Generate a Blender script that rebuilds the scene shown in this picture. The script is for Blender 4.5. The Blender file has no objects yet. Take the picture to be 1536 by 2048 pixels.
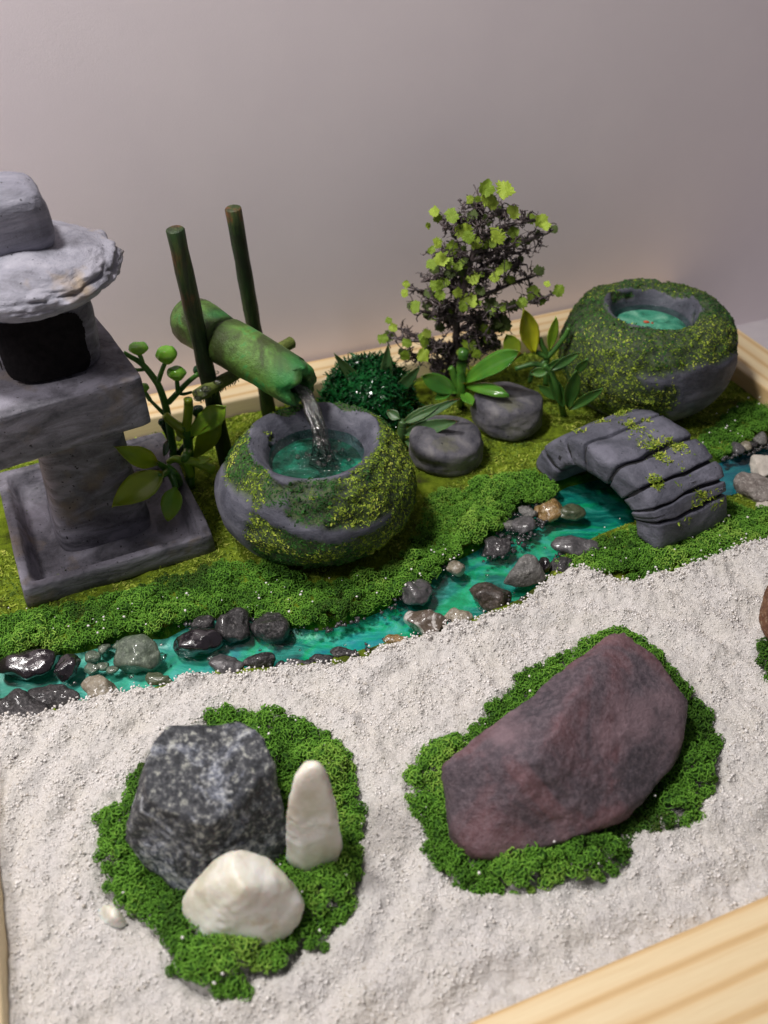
import bpy, bmesh, math, random
import numpy as np
from mathutils import Vector, Matrix

random.seed(7); np.random.seed(7)
RNG = np.random.RandomState(11)
scn = bpy.context.scene
C = scn.collection
scn.unit_settings.system = 'METRIC'
scn.unit_settings.scale_length = 0.01          # one unit is one centimetre

# ------------------------------------------------------------------ camera
FPX, PITCH, ROLL, CAMH = 1820.0, math.radians(39.5), math.radians(-1.1), 12.0
cam_d = bpy.data.cameras.new('camera'); cam = bpy.data.objects.new('camera', cam_d); C.objects.link(cam)
cam_d.sensor_fit = 'VERTICAL'; cam_d.sensor_height = 36.0; cam_d.lens = FPX / 2048 * 36.0
cam_d.clip_start = 0.1; cam_d.clip_end = 500
_c, _s = math.cos(ROLL), math.sin(ROLL)
_up = Vector((0, math.sin(PITCH), math.cos(PITCH))); _rt = Vector((1, 0, 0)); _fw = Vector((0, math.cos(PITCH), -math.sin(PITCH)))
_X = _rt * _c + _up * _s; _Y = -_rt * _s + _up * _c; _Z = -_fw
cam.matrix_world = Matrix(((_X.x, _Y.x, _Z.x, 0), (_X.y, _Y.y, _Z.y, 0), (_X.z, _Y.z, _Z.z, CAMH), (0, 0, 0, 1)))
scn.camera = cam
cam_d.dof.use_dof = True; cam_d.dof.focus_distance = 16.2; cam_d.dof.aperture_fstop = 0.26

# ------------------------------------------------------------------ light
world = bpy.data.worlds.new("World"); scn.world = world; world.use_nodes = True
bg = world.node_tree.nodes['Background']; bg.inputs[0].default_value = (0.92, 0.90, 1.0, 1); bg.inputs[1].default_value = 0.11
def area_light(name, loc, target, size, power, col):
    ld = bpy.data.lights.new(name, 'AREA'); ld.shape = 'DISK'; ld.size = size; ld.energy = power; ld.color = col
    o = bpy.data.objects.new(name, ld); C.objects.link(o); o.location = loc
    o.rotation_euler = (Vector(target) - Vector(loc)).to_track_quat('-Z', 'Y').to_euler()
    return o
area_light('lamp', (-10.5, 12.0, 32), (0, 13, 1), 4.0, 7700, (1.0, 0.96, 0.92))
area_light('wall_fill', (-22, -1, 34), (0, 16, 4), 9.0, 7000, (1.0, 0.95, 0.93))  # added soft fill to brighten the wall, not a known lamp
scn.view_settings.view_transform = 'Standard'; scn.view_settings.look = 'None'
scn.view_settings.exposure = 0.0; scn.view_settings.gamma = 1.0
scn.render.engine = 'CYCLES'
scn.cycles.max_bounces = 6; scn.cycles.diffuse_bounces = 3; scn.cycles.glossy_bounces = 3
scn.cycles.transmission_bounces = 6; scn.cycles.transparent_max_bounces = 10
scn.cycles.sample_clamp_indirect = 6.0

# ------------------------------------------------------------------ photo geometry -> place coordinates
def _ray(x, y):
    u = (x - 768) / FPX; v = (1024 - y) / FPX
    u, v = u * _c - v * _s, u * _s + v * _c
    return Vector((u, math.cos(PITCH) + v * math.sin(PITCH), -math.sin(PITCH) + v * math.cos(PITCH)))
def at(x, y, z=0.0):                    # a point on the level z
    r = _ray(x, y); t = (z - CAMH) / r.z
    return Vector((r.x * t, r.y * t, z))
def aty(x, y, Y):                       # a point on the upright plane Y
    r = _ray(x, y); t = Y / r.y
    return Vector((r.x * t, Y, CAMH + r.z * t))
GA = math.radians(20.3)
def gw(gx, gy, z=0.0):                  # tray coordinates -> world
    return Vector((gx * math.cos(GA) - gy * math.sin(GA), gx * math.sin(GA) + gy * math.cos(GA), z))

# ------------------------------------------------------------------ numpy noise
def _hash(i, j, k, s):
    n = (i * 374761393 + j * 668265263 + k * 2147483647 + s * 144665) & 0xFFFFFFFF
    n = ((n ^ (n >> 13)) * 1274126177) & 0xFFFFFFFF
    n = (n ^ (n >> 16)) & 0xFFFFFFFF
    return n / 4294967295.0
def vn(p, scale=1.0, seed=0):
    q = np.asarray(p, float) * scale
    i = np.floor(q).astype(np.int64); f = q - i; f = f * f * (3 - 2 * f)
    r = 0
    for dx in (0, 1):
        for dy in (0, 1):
            for dz in (0, 1):
                w = (f[:, 0] if dx else 1 - f[:, 0]) * (f[:, 1] if dy else 1 - f[:, 1]) * (f[:, 2] if dz else 1 - f[:, 2])
                r = r + w * _hash(i[:, 0] + dx, i[:, 1] + dy, i[:, 2] + dz, seed)
    return r * 2 - 1
def fbm(p, scale=1.0, oct=4, seed=0, gain=0.5):
    a, r, t = 1.0, 0, 0
    for o in range(oct):
        r = r + a * vn(p, scale, seed + o * 17); t += a; a *= gain; scale *= 2.03
    return r / t
def v3(x, y, z=None):
    x = np.asarray(x, float); y = np.asarray(y, float)
    return np.stack([x, y, np.zeros_like(x) if z is None else np.asarray(z, float) + 0 * x], 1)

def sdf(poly, X, Y):                    # signed distance to a polygon, inside negative
    P = np.array([(p[0], p[1]) for p in poly]); n = len(P)
    d = np.full(X.shape, 1e9); ins = np.zeros(X.shape, bool)
    for i in range(n):
        a, b = P[i], P[(i + 1) % n]
        e = b - a; wx, wy = X - a[0], Y - a[1]
        t = np.clip((wx * e[0] + wy * e[1]) / (e @ e + 1e-12), 0, 1)
        d = np.minimum(d, (wx - t * e[0]) ** 2 + (wy - t * e[1]) ** 2)
        c = ((a[1] > Y) != (b[1] > Y))
        with np.errstate(divide='ignore', invalid='ignore'):
            xi = (b[0] - a[0]) * (Y - a[1]) / (b[1] - a[1] + 1e-12) + a[0]
        ins ^= c & (X < xi)
    d = np.sqrt(d)
    return np.where(ins, -d, d)

# ------------------------------------------------------------------ object helpers
def raw_obj(name, me, m, parent=None):
    if m is not None:
        for mm in (m if isinstance(m, (list, tuple)) else [m]): me.materials.append(mm)
    o = bpy.data.objects.new(name, me); C.objects.link(o)
    if parent is not None: o.parent = parent
    return o
def np_obj(name, V, F, m, parent=None, smooth=True, attr=None, kind=None):
    V = np.asarray(V, np.float32); F = np.asarray(F, np.int32)
    me = bpy.data.meshes.new(name); k = F.shape[1]
    me.vertices.add(len(V)); me.vertices.foreach_set('co', V.ravel())
    me.loops.add(F.size); me.loops.foreach_set('vertex_index', F.ravel())
    me.polygons.add(len(F)); me.polygons.foreach_set('loop_start', np.arange(0, F.size, k, dtype=np.int32))
    me.polygons.foreach_set('loop_total', np.full(len(F), k, np.int32))
    if smooth: me.polygons.foreach_set('use_smooth', np.ones(len(F), bool))
    me.update(calc_edges=True)
    if attr is not None:
        for nm, val in attr.items():
            at_ = me.attributes.new(nm, 'FLOAT', 'POINT'); at_.data.foreach_set('value', np.asarray(val, np.float32))
    me.validate()
    o = raw_obj(name, me, m, parent)
    if kind: o['kind'] = kind
    return o
def bm_obj(name, bm, m, parent=None, smooth=True):
    bmesh.ops.recalc_face_normals(bm, faces=bm.faces)
    me = bpy.data.meshes.new(name); bm.to_mesh(me); bm.free()
    if smooth: me.polygons.foreach_set('use_smooth', [True] * len(me.polygons))
    me.update()
    return raw_obj(name, me, m, parent)
def tag(o, label=None, cat=None, group=None, kind=None):
    if label: o['label'] = label
    if cat: o['category'] = cat
    if group: o['group'] = group
    if kind: o['kind'] = kind
    return o
def empty(name, loc, label, cat, group=None):
    o = bpy.data.objects.new(name, None); C.objects.link(o); o.location = loc; o.empty_display_size = .3
    return tag(o, label, cat, group)
def rebase(root):                       # children were modelled in place: keep them there under the empty
    for ch in [c for c in bpy.data.objects if c.parent == root]:
        ch.matrix_parent_inverse = Matrix.Translation(-Vector(root.location))
def origin_to(o, p):                    # move the mesh origin to p
    p = Vector(p); o.data.transform(Matrix.Translation(-p)); o.location = p

def grid_faces(mask):                   # quads of the grid cells whose four corners are in mask; returns faces and the compacted index
    ny, nx = mask.shape
    idx = np.arange(ny * nx).reshape(ny, nx)
    ok = mask[:-1, :-1] & mask[1:, :-1] & mask[:-1, 1:] & mask[1:, 1:]
    a = idx[:-1, :-1][ok]; b = idx[:-1, 1:][ok]; c = idx[1:, 1:][ok]; d = idx[1:, :-1][ok]
    F = np.stack([a, b, c, d], 1)
    used = np.unique(F); rem = -np.ones(ny * nx, np.int64); rem[used] = np.arange(len(used))
    return rem[F], used

def struts(P0, P1, r0, r1=None, n=3):   # many thin prisms
    P0 = np.asarray(P0, float); P1 = np.asarray(P1, float)
    d = P1 - P0; L = np.linalg.norm(d, axis=1, keepdims=True) + 1e-9; d = d / L
    ref = np.where(np.abs(d[:, 2:3]) > .8, np.array([[1., 0, 0]]), np.array([[0, 0, 1.]]))
    u = np.cross(d, ref); u /= np.linalg.norm(u, axis=1, keepdims=True) + 1e-9; w = np.cross(d, u)
    r0 = np.broadcast_to(np.asarray(r0, float).reshape(-1, 1), (len(P0), 1)); r1 = r0 if r1 is None else np.broadcast_to(np.asarray(r1, float).reshape(-1, 1), (len(P0), 1))
    V = []
    for P, r in ((P0, r0), (P1, r1)):
        for k in range(n):
            a = 2 * math.pi * k / n
            V.append(P + r * (math.cos(a) * u + math.sin(a) * w))
    V = np.stack(V, 1)                   # m, 2n, 3
    m = len(P0); base = (np.arange(m) * 2 * n)[:, None]
    F = []
    for k in range(n):
        F.append(np.concatenate([base + k, base + (k + 1) % n, base + n + (k + 1) % n, base + n + k], 1))
    F = np.stack(F, 1).reshape(-1, 4)
    return V.reshape(-1, 3), F

def tube(bm, pts, rad, n=10, cap=True, jitter=0):   # tube along points
    pts = [Vector(p) for p in pts]
    if not isinstance(rad, (list, tuple)): rad = [rad] * len(pts)
    rings = []; up = Vector((0, 0, 1))
    for i, p in enumerate(pts):
        d = (pts[min(i + 1, len(pts) - 1)] - pts[max(i - 1, 0)]).normalized()
        u = d.cross(up)
        if u.length < .1: u = d.cross(Vector((1, 0, 0)))
        u.normalize(); w = d.cross(u)
        ring = []
        for k in range(n):
            a = 2 * math.pi * k / n
            rr = rad[i] * (1 + random.uniform(-jitter, jitter))
            ring.append(bm.verts.new(p + u * math.cos(a) * rr + w * math.sin(a) * rr))
        rings.append(ring)
    for i in range(len(rings) - 1):
        for k in range(n):
            bm.faces.new((rings[i][k], rings[i][(k + 1) % n], rings[i + 1][(k + 1) % n], rings[i + 1][k]))
    if cap:
        bm.faces.new(rings[0][::-1]); bm.faces.new(rings[-1])
    return rings
def bez(pts, n):                        # Catmull-Rom through points
    pts = [Vector(p) for p in pts]; out = []
    P = [pts[0] * 2 - pts[1]] + pts + [pts[-1] * 2 - pts[-2]]
    for i in range(1, len(P) - 2):
        for k in range(n):
            t = k / n; a, b, c, d = P[i - 1], P[i], P[i + 1], P[i + 2]
            out.append(.5 * ((2 * b) + (c - a) * t + (2 * a - 5 * b + 4 * c - d) * t * t + (3 * b - a - 3 * c + d) * t ** 3))
    out.append(pts[-1]); return out

# ------------------------------------------------------------------ materials
class NT:
    def __init__(s, name):
        s.m = bpy.data.materials.new(name); s.m.use_nodes = True; s.t = s.m.node_tree
        s.b = s.t.nodes['Principled BSDF']; s.out = s.t.nodes['Material Output']
        s._co = None
    def n(s, typ, **kw):
        nd = s.t.nodes.new(typ)
        for k, v in kw.items(): setattr(nd, k, v)
        return nd
    def l(s, a, b): s.t.links.new(a, b)
    def co(s, scale=(1, 1, 1), rot=(0, 0, 0), kind='Object'):
        t = s.n('ShaderNodeTexCoord'); mp = s.n('ShaderNodeMapping')
        mp.inputs['Scale'].default_value = scale; mp.inputs['Rotation'].default_value = rot
        s.l(t.outputs[kind], mp.inputs[0]); return mp.outputs[0]
    def noise(s, scale, detail=4, rough=.6, co=None, dist=0):
        nd = s.n('ShaderNodeTexNoise'); nd.inputs['Scale'].default_value = scale; nd.inputs['Detail'].default_value = detail
        nd.inputs['Roughness'].default_value = rough; nd.inputs['Distortion'].default_value = dist
        s.l(co if co is not None else s.co(), nd.inputs['Vector']); return nd.outputs['Fac']
    def ramp(s, fac, stops, interp='LINEAR'):
        r = s.n('ShaderNodeValToRGB'); r.color_ramp.interpolation = interp
        while len(r.color_ramp.elements) < len(stops): r.color_ramp.elements.new(.5)
        for e, (p, c) in zip(r.color_ramp.elements, stops):
            e.position = p; e.color = (c[0], c[1], c[2], 1) if len(c) == 3 else c
        s.l(fac, r.inputs[0]); return r.outputs[0]
    def mix(s, fac, a, b, mode='MIX'):
        m = s.n('ShaderNodeMix', data_type='RGBA', blend_type=mode)
        for sock, v in ((m.inputs['Factor'], fac), (m.inputs['A'], a), (m.inputs['B'], b)):
            pass
        ins = [i for i in m.inputs if i.enabled]
        f, A, B = ins[0], ins[1], ins[2]
        for sock, v in ((f, fac), (A, a), (B, b)):
            if hasattr(v, 'links') or isinstance(v, bpy.types.NodeSocket): s.l(v, sock)
            else: sock.default_value = v if not isinstance(v, tuple) else (v[0], v[1], v[2], 1)
        return [o for o in m.outputs if o.enabled][0]
    def math(s, op, a, b=0.0, clamp=False):
        m = s.n('ShaderNodeMath', operation=op, use_clamp=clamp)
        for sock, v in ((m.inputs[0], a), (m.inputs[1], b)):
            if isinstance(v, bpy.types.NodeSocket): s.l(v, sock)
            else: sock.default_value = v
        return m.outputs[0]
    def attr(s, name):
        a = s.n('ShaderNodeAttribute', attribute_name=name); return a.outputs['Fac']
    def bump(s, h, strength=.5, dist=.02, prev=None):
        b = s.n('ShaderNodeBump'); b.inputs['Strength'].default_value = strength; b.inputs['Distance'].default_value = dist
        s.l(h, b.inputs['Height'])
        if prev is not None: s.l(prev, b.inputs['Normal'])
        return b.outputs[0]
    def done(s, col=None, rough=.7, normal=None, spec=.5, **kw):
        if col is not None:
            if isinstance(col, bpy.types.NodeSocket): s.l(col, s.b.inputs['Base Color'])
            else: s.b.inputs['Base Color'].default_value = (*col, 1)
        if isinstance(rough, bpy.types.NodeSocket): s.l(rough, s.b.inputs['Roughness'])
        else: s.b.inputs['Roughness'].default_value = rough
        s.b.inputs['Specular IOR Level'].default_value = spec
        if normal is not None: s.l(normal, s.b.inputs['Normal'])
        for k, v in kw.items(): s.b.inputs[k.replace('_', ' ')].default_value = v
        return s.m

def clay(name, dark, mid, light, warm=None, sc=1.0, streak=(1, 1, 4), bump=.35, moss=False):
    t = NT(name)
    n1 = t.noise(1.1 * sc, 5, .6, t.co(streak), .6)
    col = t.ramp(n1, [(.37, dark), (.5, mid), (.62, light)])
    n2 = t.noise(9 * sc, 4, .7)
    col = t.mix(t.ramp(n2, [(.35, (0, 0, 0)), (.75, (.35, .35, .35))]), col, light)
    if warm:
        n3 = t.noise(.9 * sc, 3, .6, t.co((1.3, 1.1, 1.2), (.4, 1.1, 0)))
        col = t.mix(t.ramp(n3, [(.56, (0, 0, 0)), (.68, (.75, .75, .75))]), col, warm)
    # small chips of dark undercoat and pale nicks
    n4 = t.noise(14, 2, .5, t.co((1, 1, 1), (1, 0, 2)))
    col = t.mix(t.ramp(n4, [(.27, (1, 1, 1)), (.31, (0, 0, 0))]), col, (dark[0] * .35, dark[1] * .35, dark[2] * .35))
    if moss:
        col = t.mix(t.math('MULTIPLY', t.attr('moss'), .85), col, t.ramp(t.noise(10, 4, .7), [(.40, (.012, .025, .006)), (.62, (.06, .10, .012))]))
    b1 = t.bump(t.noise(26, 5, .7), bump, .03)
    b2 = t.bump(t.noise(5 * sc, 4, .6, t.co(streak)), bump, .06, b1)
    return t.done(col, t.ramp(n2, [(0, (.75,) * 3), (1, (.5,) * 3)]), b2, .35)
M = {}
M['lantern'] = clay('lantern_paint', (.055, .054, .066), (.135, .13, .155), (.26, .25, .30), warm=(.19, .15, .115), streak=(1, 1, 3.2))
M['roof'] = clay('roof_paint', (.15, .15, .18), (.26, .26, .31), (.35, .345, .40), warm=(.33, .25, .16), bump=.5)
M['basin'] = clay(moss=True, name='basin_paint', dark=(.045, .046, .062), mid=(.080, .082, .108), light=(.15, .15, .185), bump=.35, streak=(1, 1, 2))
M['bridge'] = clay('bridge_paint', (.065, .068, .088), (.105, .108, .138), (.17, .17, .215), bump=.55, streak=(1, 1, 1.5))
M['disc'] = clay('disc_paint', (.035, .035, .048), (.10, .097, .115), (.21, .20, .205), warm=(.17, .17, .11), streak=(1, 1, 1), sc=.9)
t = NT('black_paint'); M['black'] = t.done(t.ramp(t.noise(8, 3), [(.3, (.005, .0045, .005)), (.8, (.014, .012, .013))]), .9, t.bump(t.noise(20, 4), .3), .1)

def moss_mat(name, stops, rough=.8, ns=1.3):
    t = NT(name)
    f = t.math('ADD', t.math('MULTIPLY', t.attr('rnd'), .55), t.math('MULTIPLY', t.noise(ns, 3, .6), .45))
    col = t.ramp(f, stops)
    m = t.done(col, rough, spec=.25)
    return m
M['foam'] = moss_mat('moss_foam', [(.10, (.07, .07, .018)), (.22, (.045, .115, .012)), (.42, (.10, .26, .024)), (.62, (.16, .37, .04)), (.85, (.32, .50, .08))])
M['foam_base'] = moss_mat('moss_foam_heart', [(.25, (.02, .065, .008)), (.75, (.05, .14, .016))], .95)
M['flock'] = moss_mat('moss_flock', [(.15, (.04, .08, .010)), (.38, (.13, .21, .018)), (.58, (.30, .39, .04)), (.80, (.60, .60, .14))])
M['flock_dark'] = moss_mat('moss_flock_dark', [(.2, (.012, .05, .010)), (.5, (.03, .115, .018)), (.75, (.07, .19, .03))])
t = NT('turf'); n = t.noise(2.2, 6, .75)
M['turf'] = t.done(t.ramp(n, [(.30, (.05, .04, .025)), (.42, (.09, .125, .012)), (.55, (.19, .27, .018)), (.75, (.31, .37, .04))]), .95, t.bump(t.noise(38, 4, .8), .9, .05), .1)

t = NT('white_sand'); n = t.noise(26, 5, .8); n2 = t.noise(1.4, 4, .6)
col = t.ramp(n, [(.3, (.66, .62, .58)), (.45, (.78, .75, .72)), (.7, (.85, .82, .80))])
col = t.mix(t.ramp(n2, [(.4, (0, 0, 0)), (.75, (.35,) * 3)]), col, (.74, .69, .56))
M['sand'] = t.done(col, .75, t.bump(n, .7, .05, t.bump(t.noise(9, 4, .7), .7, .12)), .4)
t = NT('sand_grain'); r = t.attr('rnd')
col = t.ramp(r, [(.0, (.05, .04, .05)), (.003, (.30, .25, .2)), (.008, (.60, .55, .48)), (.2, (.81, .77, .73)), (.6, (.85, .82, .79)), (1, (.89, .87, .86))], 'LINEAR')
M['grain'] = t.done(col, t.ramp(r, [(.88, (.7,) * 3), (.95, (.12,) * 3)]), None, .5)

def wood(name):
    t = NT(name)
    co = t.co((.16, 1.0, 1.0))
    w = t.n('ShaderNodeTexWave', wave_type='BANDS', bands_direction='Y', wave_profile='SIN')
    w.inputs['Scale'].default_value = .85; w.inputs['Distortion'].default_value = 3.6; w.inputs['Detail'].default_value = 2; w.inputs['Detail Scale'].default_value = .7
    w.inputs['Phase Offset'].default_value = 1.3
    t.l(co, w.inputs['Vector'])
    col = t.ramp(w.outputs['Fac'], [(0, (.54, .34, .14)), (.10, (.62, .42, .19)), (.30, (.71, .55, .32)), (1, (.74, .61, .38))])
    fine = t.noise(7, 5, .7, t.co((.12, 2.6, 2.6)))
    col = t.mix(.3, col, t.ramp(fine, [(.3, (.68, .48, .25)), (.7, (.86, .72, .48))]), 'MIX')
    return t.done(col, .5, t.bump(fine, .12, .02), .4)
M['wood'] = wood('pine_wood')
t = NT('wall_paper'); n = t.noise(5.5, 6, .75)
M['wall'] = t.done(t.ramp(t.noise(.5, 3), [(.3, (.83, .75, .785)), (.7, (.86, .78, .81))]), .9, t.bump(n, .10, .02, t.bump(t.noise(30, 3, .7), .22, .010)), .15)
t = NT('table_top'); M['table'] = t.done(t.ramp(t.noise(2, 4), [(.3, (.50, .46, .49)), (.7, (.55, .51, .53))]), .6, t.bump(t.noise(20, 4), .1), .3)

# painted stream bed: teal, emerald, turquoise, blue
t = NT('stream_paint')
na = t.noise(.55, 4, .62, t.co((1, 1.6, 1), (0, 0, .5)), 1.2)
nb = t.noise(1.3, 5, .65, t.co((1, 2.2, 1), (0, 0, .55)), 1.6)
c1 = t.ramp(na, [(.34, (.003, .06, .07)), (.43, (.008, .20, .19)), (.50, (.004, .48, .14)), (.57, (.03, .45, .36)), (.66, (.03, .25, .42))])
c2 = t.ramp(nb, [(.38, (.003, .08, .08)), (.52, (.010, .34, .24)), (.64, (.16, .55, .52))])
col = t.mix(.45, c1, c2)
tc = t.n('ShaderNodeTexCoord'); sp = t.n('ShaderNodeSeparateXYZ'); t.l(tc.outputs['Object'], sp.inputs[0])
left = t.ramp(t.math('MULTIPLY', t.math('ADD', sp.outputs[0], 7.0), .2, True), [(0, (.85,) * 3), (.6, (.5,) * 3), (1, (0,) * 3)])
col = t.mix(left, col, t.ramp(nb, [(.3, (.05, .34, .30)), (.55, (.16, .56, .47)), (.75, (.45, .70, .68))]))
right = t.ramp(t.math('MULTIPLY', t.math('ADD', sp.outputs[0], -5.2), .6, True), [(0, (0,) * 3), (1, (.85,) * 3)])
col = t.mix(right, col, t.ramp(nb, [(.3, (.008, .05, .13)), (.55, (.02, .20, .30)), (.75, (.06, .35, .42))]))
M['bed'] = t.done(col, .35, t.bump(nb, .5, .05), .4)

def clear_mat(name, tint, rough=.03, bumps=((6, .3, .03),), extra=0.0):
    t = NT(name); t.t.nodes.remove(t.b)
    tr = t.n('ShaderNodeBsdfTransparent'); tr.inputs[0].default_value = (*tint, 1)
    gl = t.n('ShaderNodeBsdfGlossy'); gl.inputs['Roughness'].default_value = rough
    fr = t.n('ShaderNodeFresnel'); fr.inputs[0].default_value = 1.5
    nrm = None
    for sc_, st, di in bumps: nrm = t.bump(t.noise(sc_, 3, .55, None, .4), st, di, nrm)
    if nrm is not None: t.l(nrm, gl.inputs['Normal']); t.l(nrm, fr.inputs['Normal'])
    mx = t.n('ShaderNodeMixShader')
    f = t.math('ADD', fr.outputs[0], extra, True)
    t.l(f, mx.inputs[0]); t.l(tr.outputs[0], mx.inputs[1]); t.l(gl.outputs[0], mx.inputs[2]); t.l(mx.outputs[0], t.out.inputs[0])
    return t.m
M['resin'] = clear_mat('stream_resin', (.84, .98, .96), .03, ((1.6, .25, .10), (7, .10, .02)))
M['jet'] = clear_mat('clear_resin', (.985, .99, .955), .10, ((9, .9, .08),), .08)
M['pool'] = clear_mat('basin_resin', (.62, .95, .86), .03, ((5, 1.0, .10), (14, .6, .05)), .0)

def plastic(name, a, b, sc=1.6, rough=.28):
    t = NT(name)
    col = t.ramp(t.noise(sc, 3, .5), [(.35, a), (.65, b)])
    return t.done(col, rough, t.bump(t.noise(10, 3), .2, .02), .5, Subsurface_Weight=.25, Subsurface_Scale=.08)
M['stem_green'] = plastic('green_plastic', (.035, .12, .022), (.09, .24, .03))
M['berry_green'] = plastic('berry_plastic', (.11, .34, .03), (.24, .50, .05), 2.5, .15)
M['dark_plastic'] = plastic('dark_plastic', (.010, .045, .018), (.02, .075, .025), 2, .12)
M['olive_leaf'] = plastic('olive_plastic', (.13, .22, .012), (.30, .40, .02), 1.2)
M['lime_leaf'] = plastic('lime_plastic', (.13, .32, .02), (.30, .46, .03), 1.2, .3)
M['yellow_leaf'] = plastic('yellow_plastic', (.30, .33, .012), (.47, .48, .02), 1.5)
M['gloss_leaf'] = plastic('glossy_leaf', (.03, .13, .02), (.12, .30, .03), .8, .13)
M['aloe'] = plastic('sage_plastic', (.045, .11, .035), (.085, .17, .055), 1.2, .42)
M['thin_leaf'] = plastic('dull_leaf', (.035, .11, .02), (.07, .19, .03), 1.2, .45)
M['tinsel'] = plastic('tinsel', (.004, .045, .012), (.015, .13, .03), 3, .12)
t = NT('tree_twig'); M['twig'] = t.done(t.ramp(t.noise(8, 4), [(.38, (.030, .022, .022)), (.62, (.13, .10, .10))]), .35, t.bump(t.noise(22, 3), .5, .02), .5)
def leafm(name, a, b):
    t = NT(name); return t.done(t.ramp(t.noise(14, 3), [(.3, a), (.7, b)]), .45, t.bump(t.noise(30, 3), .5, .02), .4)
M['leaf_light'] = leafm('tree_leaf_bright', (.24, .36, .025), (.40, .52, .06))
M['leaf_mid'] = leafm('tree_leaf_green', (.15, .25, .02), (.26, .38, .03))
M['leaf_dark'] = leafm('tree_leaf_olive', (.04, .07, .012), (.09, .13, .018))

t = NT('bamboo_paint')
n = t.noise(1.0, 5, .65, None, .8)
col = t.ramp(n, [(.36, (.035, .045, .012)), (.45, (.05, .075, .014)), (.51, (.075, .15, .022)), (.57, (.12, .25, .04)), (.64, (.03, .30, .07))])
col = t.mix(t.ramp(t.noise(12, 5, .75), [(.3, (.5,) * 3), (.6, (0,) * 3)]), col, (.04, .08, .012))
col = t.mix(t.math('MULTIPLY', t.attr('em'), .7), col, (.012, .24, .05))
col = t.mix(t.attr('dk'), col, (.02, .03, .008))
M['bamboo'] = t.done(col, .42, t.bump(t.noise(16, 5, .75), .6, .05), .5)
t = NT('post_paint')
n = t.noise(1.5, 4, .6, t.co((1, 1, .5)), .5)
col = t.ramp(n, [(.36, (.010, .018, .007)), (.48, (.016, .045, .010)), (.56, (.045, .065, .016)), (.63, (.13, .055, .018))])
col = t.mix(t.ramp(t.noise(9, 4, .7, t.co((1, 1, .06))), [(.42, (.7,) * 3), (.55, (0,) * 3)]), col, (.012, .018, .008))
M['post'] = t.done(col, .5, t.bump(t.noise(14, 4, .7, t.co((1, 1, .15))), .6, .04), .4)
t = NT('crossbar_bark'); M['bark'] = t.done(t.ramp(t.noise(4, 5, .7, t.co((1, 1, .3))), [(.3, (.06, .08, .015)), (.6, (.17, .22, .04)), (.8, (.33, .36, .14))]), .6, t.bump(t.noise(12, 4, .7), .8, .06), .4)
t = NT('pipe_hole'); M['hole'] = t.done((.015, .03, .012), .8)

def stone(name, stops, sc=3.0, speck=None, gloss=.5, bump=.5, sc2=14, coat=0.0, dist=.4):
    t = NT(name)
    n = t.noise(sc, 6, .68, None, dist)
    col = t.ramp(n, stops)
    if speck:
        n2 = t.noise(sc2, 4, .7, t.co((1, 1, 1), (.7, .2, 1.4)))
        col = t.mix(t.ramp(n2, [(.52, (0, 0, 0)), (.66, (.8,) * 3)]), col, speck)
    return t.done(col, gloss, t.bump(t.noise(sc2 * 1.5, 5, .7), bump, .03, t.bump(t.noise(sc, 4, .6), bump, .08)), .5, Coat_Weight=coat, Coat_Roughness=.08)
M['s_dark'] = stone('dark_wet_stone', [(.3, (.012, .011, .013)), (.6, (.035, .032, .034)), (.8, (.12, .11, .11))], 3, (.16, .15, .15), .4, 1.0, coat=.35)
M['s_black'] = stone('black_gloss_stone', [(.3, (.008, .006, .009)), (.8, (.03, .024, .028))], 3, None, .12, .25, coat=1)
M['s_grey'] = stone('grey_stone', [(.3, (.075, .072, .070)), (.6, (.17, .165, .155)), (.8, (.32, .31, .29))], 3.5, (.36, .35, .33), .5, .7)
M['s_slate'] = stone('slate_stone', [(.3, (.05, .048, .05)), (.7, (.11, .105, .11))], 3, (.16, .15, .155), .3, .4, coat=.5)
M['s_tan'] = stone('tan_stone', [(.3, (.16, .13, .09)), (.6, (.32, .28, .21)), (.8, (.45, .42, .36))], 3.5, (.5, .48, .42), .4, .6, coat=.4)
M['s_amber'] = stone('amber_stone', [(.3, (.14, .07, .02)), (.6, (.32, .20, .07)), (.8, (.5, .40, .22))], 5, (.55, .45, .3), .25, .6, coat=.8)
M['s_green'] = stone('green_grey_stone', [(.3, (.055, .075, .055)), (.6, (.12, .15, .11)), (.8, (.2, .24, .17))], 3.5, (.25, .3, .22), .4, .7, coat=.5)
M['s_olive'] = stone('olive_stone', [(.3, (.06, .075, .04)), (.8, (.12, .14, .08))], 3, None, .35, .4, coat=.5)
M['s_white'] = stone('white_patch_stone', [(.44, (.10, .075, .055)), (.49, (.12, .09, .07)), (.52, (.50, .47, .44)), (.8, (.62, .60, .57))], 1.5, None, .3, .4, coat=.5, dist=.9)
M['s_pale'] = stone('pale_stone', [(.3, (.42, .38, .33)), (.8, (.62, .57, .50))], 3, None, .5, .4)
M['s_browngrey'] = stone('brown_grey_stone', [(.3, (.10, .08, .07)), (.55, (.24, .21, .19)), (.8, (.42, .38, .35))], 3.5, (.45, .42, .38), .5, .8)
M['s_brown'] = stone('red_brown_stone', [(.3, (.07, .028, .014)), (.55, (.15, .065, .03)), (.8, (.32, .19, .10))], 2.2, (.35, .24, .15), .6, .7)
M['s_quartz'] = NT('x').done((.1, .1, .1)); bpy.data.materials.remove(M['s_quartz'])
t = NT('milky_quartz'); n = t.noise(1.1, 5, .6)
col = t.ramp(n, [(.38, (.58, .56, .44)), (.48, (.72, .71, .62)), (.6, (.82, .81, .77))])
col = t.mix(t.ramp(t.noise(2.3, 4, .6, t.co((1, 1, 1), (2, 1, 0))), [(.62, (0, 0, 0)), (.75, (.55,) * 3)]), col, (.52, .40, .22))
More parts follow.
